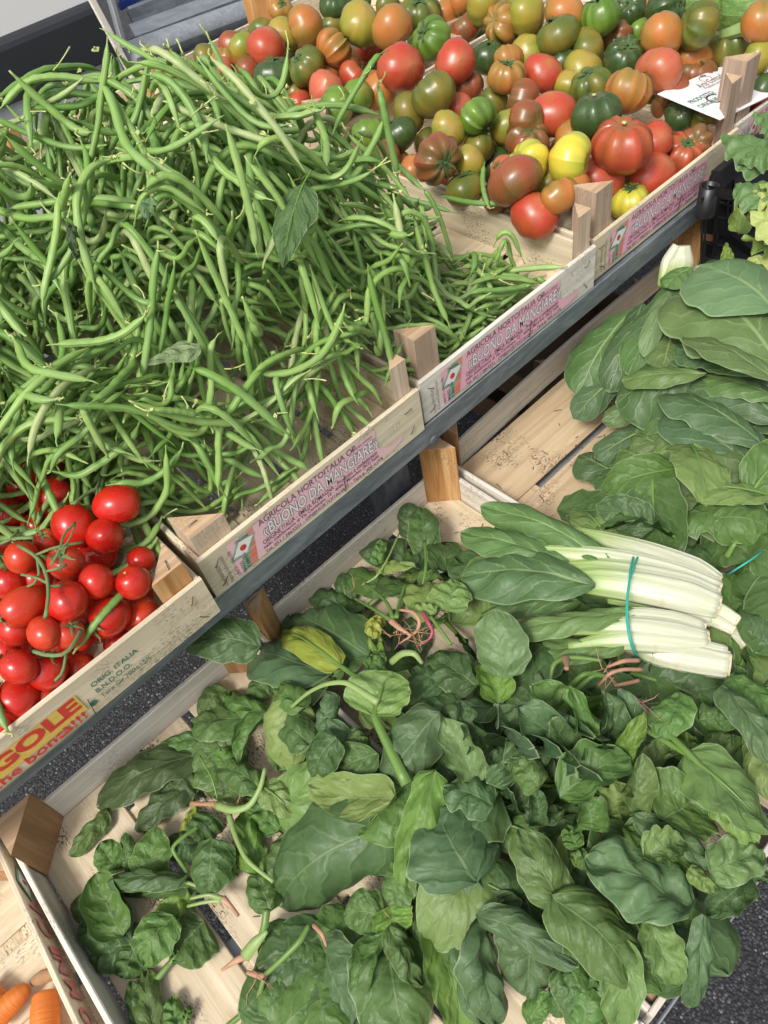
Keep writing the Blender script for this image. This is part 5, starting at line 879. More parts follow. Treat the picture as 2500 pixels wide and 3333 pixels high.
LT = [
 # left crate
 (645, 2453, 320, 2610, 125, 'k', 'lying flat with a small hole, left of the torn bundle', dict(cup=.3, ruf=.08)), (640, 2540, 440, 2690, 90, 'k', 'lying flat, its ragged tip over the slat gap', dict(cup=.4, ruf=.1)), (590, 2500, 400, 2500, 120, 'k', 'crumpled against the lower crate board', dict(cup=1.3, ruf=.22, arch=.2)),
 (640, 2500, 560, 2600, 120, 'k', 'folded in the middle of the wilted bunch', dict(cup=1.2, ruf=.15, arch=.25)), (800, 2460, 590, 2520, 120, 'n', 'broad and limp, right of the wilted bunch', dict(cup=.2)), (690, 2400, 500, 2440, 60, 'm', 'narrow, behind the wilted bunch', {}), (790, 2600, 660, 2560, 70, 'n', 'torn, with brown marks, under the wilted bunch', {}),
 (345, 2640, 225, 2775, 66, 'n', 'small and rolled, alone on the bare slats', dict(cup=1.2, arch=.12)), (395, 2830, 330, 2745, 84, 'm', 'standing round-topped at the left bunch', dict(cup=.4, dz=(.0, .02))), (430, 2850, 400, 2720, 50, 'c', 'narrow, folded, between two flat ones of the left bunch', dict(cup=1.3, dz=(0, .02))), (480, 2860, 505, 2700, 105, 'm', 'flat and square-tipped, with a dark crease', dict(cup=.25, dz=(0, .02))),
 (420, 3040, 235, 2940, 120, 'd', 'dark, outermost on the left of the left bunch', dict(cup=1.)), (430, 3080, 265, 3010, 110, 'd', 'dark, tucked beneath the outermost left one', dict(cup=1.)), (600, 2850, 330, 2860, 72, 'b', 'long, rolled sideways over the left bunch', dict(cup=1.4, arch=.15, dz=(.02, .02))), (640, 2890, 380, 2900, 66, 'c', 'long, under the rolled sideways one', dict(cup=1.2)),
 (395, 3040, 310, 2850, 115, 'm', 'bright, cupped, with a pointed tip, front of the left bunch', dict(cup=-1.1, arch=-.08, dz=(.012, .03))), (435, 3075, 290, 3110, 120, 'd', 'glossy, quilted, lowest of the left bunch', dict(cup=.9, puck=.004)), (440, 3060, 400, 3180, 110, 'c', 'glossy, pointing down below the left bunch', dict(cup=.9, puck=.004)),
 (660, 3000, 560, 3115, 175, 'c', 'broad and dark, under the pink root', dict(cup=.3)), (610, 2900, 500, 3060, 85, 'g', 'crinkled, light green, beside the pink-rooted stalks', dict(cup=.9, puck=.005, ruf=.1)), (560, 2985, 465, 3135, 120, 'm', 'shield-shaped, creased, in front of the left bunch', dict(cup=.35, dz=(.02, .02))),
 (690, 2735, 672, 2905, 122, 'c', 'patched with dry spots, hanging over the zigzag stalk', dict(cup=.9, dz=(.03, .02))), (700, 2660, 640, 2745, 100, 'c', 'behind the zigzag stalk', {}), (650, 2740, 540, 2760, 95, 'd', 'dark, left of the zigzag stalk', {}), (640, 2620, 585, 2710, 26, 'y', 'narrow and curled, beside the zigzag stalk', dict(pet=0)), (760, 2760, 735, 2870, 50, 'g', 'small rosette piece right of the patched one', dict(cup=1.2)), (745, 2800, 770, 2850, 36, 'g', 'tiny, right of the small rosette', dict(cup=1.2, pet=.01)),
 (520, 3380, 465, 3160, 80, 'n', 'long, cut by the bottom edge, left', dict(cup=.6)), (470, 3360, 425, 3200, 60, 'c', 'dark, behind the long one at the bottom edge', {}), (580, 3345, 560, 3245, 56, 'm', 'small, alone on the slats at the bottom edge', dict(cup=.5)), (600, 3330, 615, 3275, 26, 'm', 'tiny, beside the small one at the bottom edge', dict(pet=.01)), (555, 3130, 590, 3090, 30, 'm', 'tiny and round, below the shield-shaped one', dict(pet=.02)),
 # back left of the main crate
 (1072, 2190, 812, 2115, 165, 'b', 'broad, under the yellowing one by the orange post', dict(cup=.6)), (841, 2101, 608, 2078, 125, 'd', 'glossy, stretched out over the grey rail', dict(cup=.5, dz=(.07, .085), ruf=.06, lift=.03)), (850, 2200, 820, 2280, 90, 'c', 'dark, by the corner below the broad one', {}), (1190, 2130, 960, 1995, 165, 'd', 'large and dark, behind the yellowing one', dict(cup=.7, puck=.003)), (1000, 2080, 945, 2000, 80, 'd', 'triangular tip at the orange post', dict(cup=.4)), (1104, 2165, 925, 2065, 92, 'y', 'on its own stalk above the broad one', dict(cup=.6, dz=(.02, .02), pet=.05)), (1120, 2170, 950, 2200, 86, 'c', 'dark, just under the yellowing one', {}),
 (1130, 1975, 1010, 1935, 74, 'd', 'dark, against the pale back board', dict(ruf=.08)), (1170, 1990, 1100, 1960, 70, 'c', 'folded, against the pale back board', dict(ruf=.1)), (1200, 2070, 1160, 2010, 80, 'g', 'very crinkly, behind the root cluster', dict(cup=1., puck=.005, ruf=.12)), (1190, 2060, 1235, 2110, 66, 'g', 'very crinkly, left of the root cluster', dict(cup=1., puck=.005, ruf=.12)),
 (1386, 1810, 1368, 1650, 86, 'c', 'tall, upright, left of the orange corner post', dict(cup=.5, dz=(0, .045))), (1330, 1750, 1330, 1640, 74, 'd', 'dark, behind the tall upright one', dict(dz=(0, .03))), (1310, 1820, 1180, 1770, 96, 'd', 'dark, near the back board by the thin red stalk', {}), (1232, 1835, 1238, 1762, 44, 'm', 'small and oval, on a thin stalk', dict(dz=(.03, .04))), (1230, 1850, 1345, 1840, 50, 'l', 'pale, pointed with a yellow tip', dict(dz=(.03, .03))), (1330, 1930, 1245, 1880, 96, 'c', 'broad, under the pale pointed one', {}), (1250, 1920, 1120, 1860, 84, 'm', 'thick, left of the thin red stalk', dict(cup=1.)), (1340, 1860, 1350, 1780, 50, 'c', 'small, in shade under the tall one', {}), (1370, 1850, 1400, 1770, 54, 'd', 'small and dark at the foot of the orange post', {}),
 (1403, 2010, 1340, 1895, 112, 'l', 'upturned underside, above the magenta roots', dict(cup=.4, dz=(.02, .02))), (1450, 1985, 1475, 1890, 110, 'l', 'rounded, right of the magenta roots', dict(cup=.4, dz=(.02, .02))), (1420, 1985, 1340, 1960, 36, 'l', 'tiny and folded, lying on the pale ones', dict(pet=0, dz=(.03, .03))), (1228, 2010, 1215, 2065, 54, 'y', 'small, oval, hanging left of the roots', dict(dz=(.03, .03))), (1400, 1890, 1395, 1850, 70, 'm', 'behind the thick green stalk', {}), (1240, 2190, 1215, 2120, 40, 'm', 'small upright, below the crinkly pair', {}), (1200, 2180, 1250, 2130, 46, 'm', 'second small upright, below the crinkly pair', {}),
 (1066, 2230, 885, 2262, 130, 'n', 'mottled with dry grey patches', dict(cup=.9)), (1218, 2325, 1265, 2185, 190, 'l', 'big, pale underside on a thick stalk', dict(cup=-.35, arch=-.04, dz=(.03, .03), pet=.09, pdir=(.15, -1, -.1), pr=.0042)), (955, 2290, 925, 2500, 140, 'l', 'folded, hanging from the bent thick stalk', dict(cup=.9, dz=(.035, .01), pet=0)), (975, 2290, 1010, 2345, 70, 'm', 'ruffled, beside the folded pale one', dict(ruf=.2, cup=1.)), (1075, 2390, 1058, 2255, 80, 'b', 'rolled, left of the thick stalk', dict(cup=1.5, arch=.2, dz=(.01, .02))), (1062, 2345, 1100, 2500, 95, 'b', 'oval, bent forward below the rolled one', dict(cup=.9, arch=.15, dz=(.02, 0))), (1140, 2380, 1190, 2440, 80, 'n', 'brownish green, in the dark below the bent stalk', {}),
 (833, 2330, 630, 2345, 135, 'n', 'broad and dull, touching the lower crate board', dict(cup=.5)), (735, 2245, 645, 2318, 80, 'n', 'dull, curled at the corner of the crate', dict(cup=.9)), (870, 2330, 740, 2245, 70, 'm', 'in the middle left, partly rolled', dict(cup=1.)), (860, 2320, 780, 2475, 62, 'm', 'rolled lengthwise with a pale rim', dict(cup=-1.5, dz=(.02, .02))), (770, 2465, 600, 2450, 116, 'n', 'pale-veined and flat, above the wilted bunch', dict(cup=.3)), (740, 2410, 630, 2400, 80, 'k', 'very dark, by the crate board', {}), (735, 2520, 720, 2440, 80, 'm', 'pointing up, left of the pale fleshy stalk', dict(dz=(0, .02))), (850, 2560, 715, 2500, 90, 'c', 'pointed, over the fat stalk base', dict(dz=(.02, .02))),
 (1010, 2420, 900, 2360, 100, 'c', 'lying over the two parallel divider boards, upper one', dict(cup=.8, dz=(.035, .035))), (1090, 2400, 1010, 2520, 100, 'd', 'lying over the two parallel divider boards, lower one', dict(cup=.8, dz=(.035, .03))), (990, 2300, 900, 2240, 80, 'm', 'over the divider boards just under the bent thick stalk', dict(cup=.8, dz=(.035, .035))),
 # middle
 (1549, 2230, 1400, 2135, 130, 'd', 'round and dark, in the upper middle', dict(cup=.6, puck=.003)), (1450, 2230, 1345, 2170, 118, 'd', 'dark, left of the round one', dict(cup=.8)), (1500, 2330, 1330, 2310, 105, 'd', 'wavy, behind the long bluish one', dict(cup=1., puck=.003)), (1640, 2200, 1615, 1998, 150, 'q', 'standing, bent over, below the chard bunch', dict(cup=.6, dz=(.01, .05), arch=.15)), (1620, 2290, 1575, 2160, 100, 'g', 'shiny, under the standing bent one', dict(cup=-.9, ruf=.08)), (1424, 2325, 1252, 2570, 155, 'b', 'long, thick and bluish, in the centre', dict(cup=.9, arch=.2, puck=.004, dz=(.025, .01))), (1614, 2300, 1400, 2290, 95, 'd', 'long, behind the ruffled centre', dict(cup=1.)),
 (1277, 2590, 1015, 2555, 118, 'l', 'wide, pale, pointing left in the centre', dict(cup=-.5, arch=-.06, dz=(.03, .03))), (1228, 2455, 1075, 2525, 96, 'c', 'spotted, above the wide pale one', dict(cup=-.7)), (1240, 2680, 1100, 2650, 80, 'b', 'wavy, just below the wide pale one', dict(ruf=.1)), (908, 2680, 1060, 2500, 150, 'l', 'broad and dull, left of centre', dict(cup=.3)), (850, 2560, 950, 2640, 82, 'l', 'small folded flap on the broad dull one', dict(cup=.5, dz=(.02, .02), pet=.02)), (905, 2700, 800, 2600, 76, 'm', 'crinkled, left of the folded flap', dict(puck=.004)), (850, 2840, 790, 2640, 80, 'g', 'long crinkled, along the curved pale stalk', dict(puck=.005, ruf=.1)), (960, 2720, 880, 2860, 110, 'n', 'dull, left of the long rolled one', {}), (880, 2960, 830, 2830, 90, 'c', 'dark, right of the zigzag bunch', dict(cup=.9)),
 (1413, 2520, 1330, 2920, 122, 'g', 'long, bright and quilted, running down the middle', dict(cup=.8, puck=.005, ruf=.08, dz=(.02, .01))), (1250, 2700, 890, 2930, 250, 'd', 'huge, cupped, with white specks on its roll', dict(cup=1.0, arch=.10, puck=.003, dz=(.02, .0))), (1230, 2700, 1250, 2850, 110, 'd', 'crumpled, right of the huge cupped one', dict(puck=.004)), (1320, 2830, 1260, 2940, 105, 'n', 'rounded, under the bright quilted one', dict(cup=.6, dz=(.02, .02))),
 (1548, 2865, 1420, 2640, 260, 'b', 'biggest, smooth, with a broken fold at its tip', dict(cup=.55, arch=.12, puck=.002, dz=(.02, .02), pet=0)), (1540, 2860, 1415, 3000, 120, 'b', 'flap folded down from the biggest one', dict(cup=1., dz=(.02, .0), pet=0)), (1440, 3000, 1670, 2930, 115, 'd', 'spoon-shaped, under the biggest one', dict(cup=-.9, arch=-.08, dz=(.01, .01))), (1250, 2985, 1120, 2975, 115, 'n', 'greyish, pointing left below centre', dict(cup=.6, dz=(.02, .02))), (1275, 2950, 1300, 3035, 115, 'g', 'fan-shaped light underside below centre', dict(cup=-.6, dz=(.02, .02))),
 (1353, 2885, 1370, 3065, 46, 'c', 'narrow, twisted, left of the spoon-shaped one', dict(cup=1.3)), (1270, 3050, 1320, 3380, 240, 'c', 'very wide, cut by the bottom edge', dict(cup=.5, puck=.003, dz=(.015, .01))), (1240, 3050, 1165, 3240, 80, 'm', 'rolled, left of the very wide bottom one', dict(cup=-1.2, dz=(.02, .02))), (1270, 3020, 1370, 3205, 80, 'c', 'narrow, over the very wide bottom one', dict(cup=1.1, dz=(.03, .02))), (1405, 3000, 1510, 3380, 135, 'g', 'bright, with ruffled edge, running to the bottom', dict(cup=-.6, ruf=.08, dz=(.02, .02))),
 (1473, 3018, 1580, 3330, 112, 'b', 'left of the parallel pair at the bottom', dict(cup=1., arch=.16, puck=.004, dz=(.025, .02))), (1570, 3000, 1615, 3335, 140, 'b', 'right of the parallel pair at the bottom', dict(cup=1., arch=.16, puck=.004, dz=(.025, .02))), (1718, 3010, 1712, 3245, 170, 'b', 'hanging down, right of the parallel pair', dict(cup=.9, arch=.12, puck=.004, dz=(.02, .0))), (1560, 2985, 1868, 3140, 92, 'b', 'lying across the tops of the hanging ones', dict(cup=1.1, dz=(.035, .03))), (1831, 2940, 1695, 2710, 135, 'n', 'long-pointed, right of the biggest one', dict(cup=.6, dz=(.01, .03))), (1805, 2925, 2065, 3190, 180, 'n', 'long and broad, running down to the right', dict(cup=.8, arch=.14, dz=(.025, .01))), (1930, 3190, 1800, 3300, 90, 'c', 'dark, beneath the long broad one', {}), (1830, 3150, 1890, 3330, 95, 'c', 'small shiny, at the bottom under the broad one', dict(cup=.9)),
 (1720, 3330, 1780, 3240, 70, 'm', 'short, at the bottom edge, centre right', {}), (1900, 3380, 1930, 3230, 130, 'm', 'cut by the bottom edge, beside the orange wood', {}), (2030, 3060, 2010, 3340, 110, 'l', 'long pale, bending down to the bottom', dict(cup=-.5, dz=(.01, .0))),
 (2249, 2930, 1925, 2790, 215, 'q', 'large, greyish, strongly quilted, with a black hole', dict(cup=.35, arch=.08, puck=.005, dz=(.02, .03))), (2116, 2990, 2215, 3200, 105, 'l', 'light, curled, near the crate corner', dict(cup=-.7, ruf=.1, dz=(.02, .01))), (2290, 2990, 2245, 3290, 78, 'b', 'long, hanging outside over the front board', dict(cup=1., lift=.045, dz=(.0, -.06))), (2160, 2900, 2270, 2990, 90, 'm', 'ruffled, right of the light curled one', dict(ruf=.15)),
 (2149, 2660, 2285, 2575, 210, 'm', 'glossy, wide, cupped, right of the rosette', dict(cup=-.5, arch=-.05, dz=(.03, .03))), (2315, 2840, 2480, 2770, 118, 'q', 'rounded, quilted, at the right front corner', dict(cup=.5, puck=.004, dz=(.03, .03))), (2070, 2655, 2330, 2810, 82, 'b', 'long, ridged, under the glossy wide one', dict(cup=1.2, arch=.12, dz=(.02, .02))), (2036, 2700, 2278, 2795, 115, 'm', 'wavy, below the long ridged one', dict(cup=-.5, ruf=.06, dz=(.01, .01))), (2100, 2790, 2225, 2740, 90, 'l', 'curled like a cone near the large greyish one', dict(cup=-1.2, ruf=.12, dz=(.03, .03))), (2440, 2860, 2305, 2975, 90, 'd', 'dark, leaning on the front board, right', dict(cup=-.9)), (2240, 2830, 2335, 2900, 50, 'l', 'small tongue, above the dark leaning one', dict(dz=(.03, .02))), (2470, 2820, 2480, 2870, 70, 'd', 'dark tip by the board end', {}),
 (2240, 2460, 2500, 2700, 190, 'l', 'very large, pale, on the long straight stalk', dict(cup=.3, dz=(.03, .03), pet=.09)), (2480, 2380, 2520, 2600, 100, 'l', 'pale, at the right edge behind the very large one', {}), (2328, 2600, 2465, 2735, 92, 'l', 'narrow, rippled, overlapping the very large pale one', dict(cup=.9, dz=(.035, .035))), (2205, 2262, 2150, 2385, 112, 'm', 'oval with clear veins, right of the brown root', dict(cup=.3, dz=(.03, .035))), (2110, 2190, 2150, 2260, 74, 'm', 'small pointed, under the chard stalks', dict(dz=(-.03, -.03))), (2190, 2200, 2150, 2240, 80, 'm', 'broad, under the chard stalks', dict(dz=(-.03, -.03))), (2255, 2225, 2262, 2325, 50, 'm', 'narrow, right of the oval one', dict(dz=(-.03, -.03))), (2290, 2250, 2390, 2310, 80, 'm', 'round, below the cut chard ends', dict(dz=(-.03, -.03))), (2280, 2345, 2395, 2325, 76, 'c', 'dark, lower right of the oval one', {}), (2355, 2240, 2510, 2470, 100, 'b', 'long and narrow, along the right edge', dict(cup=.9, dz=(.03, .03))), (2265, 2260, 2390, 2215, 70, 'd', 'dark, beneath the chard stalk ends', dict(dz=(-.04, -.04))), (2376, 2200, 2520, 2310, 92, 'm', 'pale-ribbed, at the right edge', {}), (2200, 2460, 2260, 2400, 90, 'g', 'very crinkled, behind the long straight stalk', dict(puck=.005, ruf=.12)), (2380, 2450, 2300, 2400, 100, 'n', 'dull, above the very large pale one', {}), (2100, 2500, 2190, 2440, 70, 'l', 'small cone, right of the rosette', dict(cup=-1.)),
 # rosette
 (1830, 2590, 2042, 2470, 135, 'm', 'wide, front of the ruffled rosette', dict(cup=-0.81, rufn=3, ruf=0.12, dz=(.04, .05))), (1980, 2655, 2035, 2555, 100, 'l', 'curled, inner, below the wide rosette one', dict(cup=-1.62, rufn=3, ruf=0.18, dz=(.03, .04))), (1925, 2695, 1905, 2580, 110, 'm', 'cone-shaped, below the rosette', dict(cup=-1.49, dz=(.02, .045))), (2050, 2640, 2090, 2465, 92, 'n', 'folded, right flank of the rosette', dict(cup=-1.08, dz=(.01, .05))), (2030, 2470, 2092, 2332, 60, 'g', 'narrow, pointed, upright in the rosette', dict(cup=-1.08, dz=(.03, .07))), (1980, 2420, 1975, 2280, 110, 'd', 'dark, at the back of the rosette', dict(cup=-1.22, rufn=3, ruf=0.15, dz=(.01, .07))), (2030, 2400, 2020, 2255, 110, 'b', 'bluish, right rear of the rosette', dict(cup=-1.08, dz=(.01, .06))), (1904, 2455, 1862, 2255, 84, 'm', 'long, wavy, in the rosette centre', dict(cup=-1.49, rufn=3, ruf=0.34, dz=(.02, .09))), (1817, 2335, 1735, 2235, 118, 'm', 'broad, smooth, top left of the rosette', dict(cup=-0.68, dz=(.02, .06))), (1840, 2450, 1690, 2310, 130, 'b', 'heavily ruffled, left of the rosette centre', dict(cup=-1.49, rufn=3, ruf=0.34, dz=(.02, .08))), (1870, 2480, 1800, 2350, 120, 'd', 'ruffled, dark inside the rosette', dict(cup=-1.49, rufn=3, ruf=0.34, dz=(.02, .08))), (1670, 2400, 1620, 2300, 120, 'b', 'looped, leftmost in the rosette', dict(cup=-1.62, rufn=3, ruf=0.34, dz=(.02, .07))), (1770, 2500, 1660, 2400, 112, 'd', 'quilted, lower left of the rosette', dict(cup=.9, rufn=3, ruf=0.15, puck=.004, dz=(.03, .04))), (1690, 2530, 1600, 2455, 118, 'b', 'quilted, left below the rosette', dict(cup=.8, puck=.004, dz=(.02, .03))), (1755, 2560, 1668, 2470, 90, 'n', 'dull, curling over, below the rosette', dict(cup=1.1, dz=(.04, .04))), (1720, 2640, 1640, 2570, 90, 'd', 'stacked fold, lower left of the rosette', dict(cup=-1.76)), (1760, 2680, 1740, 2570, 80, 'd', 'stacked fold, lowest of the rosette', dict(cup=-1.76, dz=(0, .02))), (1549, 2545, 1452, 2345, 100, 'q', 'slender, upright, light, left of the rosette', dict(cup=-1.08, rufn=3, ruf=0.15, dz=(.01, .05))), (1560, 2560, 1640, 2480, 100, 'd', 'behind the slender upright one', dict(rufn=3, ruf=0.15)), (1600, 2620, 1450, 2560, 120, 'b', 'thick, right of the long bluish one', dict(cup=.7, rufn=3, ruf=0.09, dz=(.02, .02))), (1545, 2450, 1500, 2290, 76, 'd', 'looped double, between rosette and long bluish one', dict(cup=-1.76, rufn=3, ruf=0.22, dz=(.02, .05))), (1700, 2620, 1830, 2640, 80, 'd', 'quilted, in the dark under the rosette', {}), (1880, 2760, 1850, 2690, 56, 'm', 'small single, in the gap below the rosette', dict(cup=.3)), (1930, 2790, 1860, 2790, 60, 'm', 'small pair member, in the gap below the rosette', {})]
for (bx, by, tx, ty, w, tone, cue, kw) in LT: sleaf(bx - (tx - bx) * .04, by - (ty - by) * .04, tx + (tx - bx) * .05, ty + (ty - by) * .05, w * 1.24, tone, cue, **kw)
# ruffled leaves standing on edge in the rosette
def ruffle(px, py, ang, L, amp, wv, H, lean, tone, seed, z0=-.17):
    rr = np.random.default_rng(seed); c = at(px, py, z0); nt_, ns_ = 50, 10; t = np.linspace(-1, 1, nt_); s = np.linspace(0, 1, ns_)
    d = np.array([math.cos(ang), math.sin(ang), 0]); q = np.array([-math.sin(ang), math.cos(ang), 0]); ph = rr.uniform(0, 6.28, 4); arc = rr.uniform(-.3, .9)
    V = []; uv = []
    for a in s:
        sp = .35 + .65 * a ** .6
        for b in t:
            h = H * (1 - abs(b) ** 3 * .45) * a * (1 + .12 * math.sin(3.2 * b + ph[3]))
            wave = amp * (a ** .8) * math.sin(wv * math.pi * b + ph[0]) + amp * .18 * a * math.sin(wv * 2.3 * math.pi * b + ph[1]) + .0012 * math.sin(14 * a + ph[2]) * math.sin(9 * b)
            V.append(c + d * (b * L / 2 * sp) + q * (wave + arc * L * .22 * b * b + lean * a * a) + np.array([0, 0, h - .012])); uv.append((b * .5 + .5, a))
    F = gridf(ns_, nt_); o = mesh('spinach_leaf', np.array(V) - c, F, 'spin', None, np.array(uv)); o.location = tuple(c); o.color = (*[x * U(.85, 1.15) for x in TONE[tone]], 1)
    tag(o, 'ruffled spinach leaf standing on edge in the dark central rosette', 'leaf', 'ruffled spinach leaves of the rosette')
for i, (px, py, ang, L, H, tn) in enumerate([(1600, 2400, 2.2, .075, .045, 'b'), (1650, 2330, 1.0, .07, .05, 'b'), (1725, 2330, .3, .09, .05, 'd'), (1800, 2370, -.1, .085, .05, 'b'), (1850, 2420, -.5, .075, .05, 'd'), (1900, 2350, 1.7, .06, .055, 'm'), (1960, 2350, 1.9, .06, .055, 'd'), (2010, 2400, 2.0, .06, .05, 'm'), (1750, 2440, .4, .075, .045, 'd'), (1680, 2460, 1.1, .06, .04, 'b'), (1690, 2550, .5, .06, .035, 'd'), (1780, 2570, -.3, .055, .035, 'm'), (1720, 2620, .2, .06, .03, 'd'), (1790, 2640, 1.3, .05, .03, 'd'), (1560, 2480, 2.6, .06, .04, 'b'), (1940, 2450, 2.3, .055, .045, 'd')]):
    ruffle(px, py, ang, L, U(.006, .011), U(1.4, 2.6), H, U(-.014, .006), tn, 60 + i)
# stalks, roots
def rope(name, label, cat, pts, r, mat, h=hs, parent=None, k=8, flat=.85):
    P = np.array([onh(a, b, h, dz) for a, b, dz in pts]); t = np.linspace(0, len(P) - 1, len(P) * 4); Q = np.c_[[np.interp(t, range(len(P)), P[:, i]) for i in range(3)]].T
    for _ in range(3): Q[1:-1] = (Q[:-2] + 2 * Q[1:-1] + Q[2:]) / 4
    r = np.asarray(r) * .66
    rr = np.interp(t, np.linspace(0, len(P) - 1, len(np.atleast_1d(r))), np.atleast_1d(r)) if np.size(r) > 1 else np.full(len(Q), r)
    org = Q[0] if parent is None else root_off(parent); V, F, uv = tubeg(Q - org, rr, k, flat=flat); o = mesh(name, V, F, mat, parent, uv)
    if parent is None: o.location = tuple(org); tag(o, label, cat)
    return o
rope('spinach_stalk', 'thick pale spinach stalk bent in an arch, cut end at its right', 'stalk', [(940, 2310, .05), (1000, 2255, .065), (1060, 2225, .075), (1125, 2218, .08), (1175, 2250, .08), (1232, 2286, .08)], [.003, .0035, .0045, .0058], 'petiole2')
rope('spinach_stalk', 'long straight green spinach stalk slanting down to the right from the brown root', 'stalk', [(2130, 2350, .03), (2200, 2410, .045), (2290, 2500, .05), (2370, 2590, .05)], [.005, .0045, .004, .002], 'petiole')
rope('spinach_stalk', 'thick green stalk rising right of the folded stalk root group', 'stalk', [(1375, 1905, .02), (1388, 1850, .035), (1383, 1760, .05)], .0028, 'petiole')
rope('spinach_stalk', 'zigzag bent green stalk in the left crate', 'stalk', [(612, 2842, .02), (575, 2790, .035), (557, 2758, .04), (600, 2720, .04), (645, 2690, .035)], .0032, 'petiole')
rope('spinach_stalk', 'fat pale green curved stalk base with a pink end, left of centre', 'stalk', [(706, 2620, .02), (760, 2640, .03), (815, 2625, .035), (850, 2560, .04), (862, 2500, .04)], [.0075, .006, .0045, .003], 'petiole2')
rope('spinach_stalk', 'long pale curved stalk below the fat stalk base', 'stalk', [(745, 2650, .025), (765, 2720, .03), (800, 2800, .03), (890, 2870, .03)], [.005, .004, .003], 'petiole2')
rope('spinach_stalk', 'thin stalk rising from the fat stalk base', 'stalk', [(708, 2600, .02), (690, 2530, .03), (650, 2460, .03)], .0016, 'petiole')
rope('root', 'short brown cut root at the fat stalk base', 'root', [(708, 2617, .02), (660, 2617, .02), (622, 2615, .015)], [.005, .0035, .0045], 'rootd')
o = rope('root', 'pink root bent downwards below the patched spinach leaf', 'root', [(725, 2925, .02), (748, 2945, .02), (776, 2982, .012)], [.006, .0035, .0028], 'root')
for q in ([(725, 2925, .02), (680, 2910, .025), (620, 2925, .02)], [(725, 2930, .02), (670, 2935, .02), (610, 2950, .015)], [(722, 2938, .02), (640, 2880, .02), (560, 2860, .02)]): rope('spinach_stalk', 'green stalk meeting at the bent pink root', 'stalk', q, [.004, .003, .0025], 'petiole2')['group'] = 'stalks at the bent pink root'
rope('root', 'pale pink root tapering left over the slats near the bottom', 'root', [(800, 3112, .02), (765, 3128, .016), (722, 3158, .01)], [.006, .0045, .0022], 'root')
rope('spinach_stalk', 'fat pale stalk clump with pink base near the bottom, left', 'stalk', [(800, 3110, .02), (830, 3070, .03), (870, 3030, .04)], [.010, .009, .003], 'petiole2')
rope('spinach_stalk', 'green stalk rising from the pale clump near the bottom', 'stalk', [(850, 3060, .03), (862, 3010, .04), (868, 2960, .045)], .006, 'petiole')
rope('spinach_stalk', 'green stalk curving up right from the small root star', 'stalk', [(865, 3170, .03), (920, 3120, .04), (980, 3060, .045), (1005, 3010, .045)], [.0035, .004, .0045, .003], 'petiole')
rope('root', 'salmon root of the small root star at the bottom left', 'root', [(860, 3180, .03), (830, 3172, .025), (805, 3165, .02)], [.005, .004, .003], 'root')
rope('spinach_stalk', 'green stalk curving down from the root star to the bottom', 'stalk', [(858, 3185, .03), (845, 3240, .02), (790, 3300, .01), (740, 3340, .01)], [.0035, .0045, .004], 'petiole')
rope('root', 'pale pink root standing up left of the greyish leaf', 'root', [(1020, 3010, .04), (1050, 3040, .05), (1062, 3080, .04)], [.0035, .0032, .002], 'root')
rope('root', 'magenta root, right of the pair by the back board', 'root', [(1375, 1990, .045), (1390, 2020, .045), (1412, 2055, .04), (1395, 2085, .035), (1355, 2105, .03)], [.0028, .0035, .0030, .0022, .001], 'rootm')
rope('root', 'rosy root, middle of the cluster by the back board', 'root', [(1300, 1985, .045), (1345, 1990, .05), (1368, 2020, .05), (1360, 2055, .04), (1300, 2095, .03)], [.0022, .003, .0035, .0028, .001], 'root')
rope('root', 'salmon root, left of the cluster by the back board', 'root', [(1272, 2020, .045), (1300, 2045, .045), (1340, 2070, .04)], [.0055, .0042, .002], 'root')
for q in ([(1275, 2020, .045), (1230, 1990, .05), (1150, 1945, .045)], [(1280, 2015, .045), (1262, 1960, .05), (1190, 1900, .045)], [(1290, 2010, .045), (1300, 1960, .04), (1320, 1900, .04)]): rope('spinach_stalk', 'green stalk running to the root cluster by the back board', 'stalk', q, [.0042, .003, .0025], 'petiole')['group'] = 'stalks at the root cluster'
rope('spinach_stalk', 'green stalk running down right from the pale upturned leaf', 'stalk', [(1400, 2005, .04), (1430, 2045, .045), (1468, 2098, .04)], .003, 'petiole')
rope('spinach_stalk', 'thin crimson-ended stalk with two small leaves by the back board', 'stalk', [(1178, 1905, .04), (1225, 1880, .05), (1262, 1820, .055), (1300, 1735, .055)], [.0026, .0018, .0016], 'petiole2')
rope('root', 'crimson end of the thin stalk by the back board', 'root', [(1198, 1900, .041), (1172, 1908, .038)], [.0026, .0016], 'rootm')
rope('spinach_stalk', 'pink-based bent stalk below the root cluster', 'stalk', [(1275, 2155, .02), (1310, 2125, .035), (1350, 2125, .04), (1375, 2160, .03)], [.0065, .006, .005, .003], 'petiole2')
rope('root', 'brown-pink tap root with rootlets standing right of centre', 'root', [(2018, 2245, .06), (2060, 2270, .06), (2090, 2300, .05), (2108, 2345, .04)], [.0028, .0042, .005, .0062], 'root')
rope('root', 'long hairy pink root curving under the chard bunch', 'root', [(2090, 2180, .035), (2030, 2178, .045), (1985, 2190, .045), (1945, 2235, .03)], [.0032, .003, .0032, .0015], 'root')
rope('root', 'upper pink root under the chard stalks', 'root', [(2080, 2150, .03), (2030, 2150, .04), (1975, 2172, .035)], [.0036, .0036, .0022], 'root')
rope('root', 'short pink root below the hairy curved one', 'root', [(2080, 2215, .03), (2040, 2225, .035), (2000, 2232, .035)], [.003, .0032, .002], 'root')
rope('root', 'small pale root stump left of the chard tie', 'root', [(1840, 2140, .03), (1846, 2165, .045), (1844, 2178, .05)], [.006, .0038, .0035], 'root')
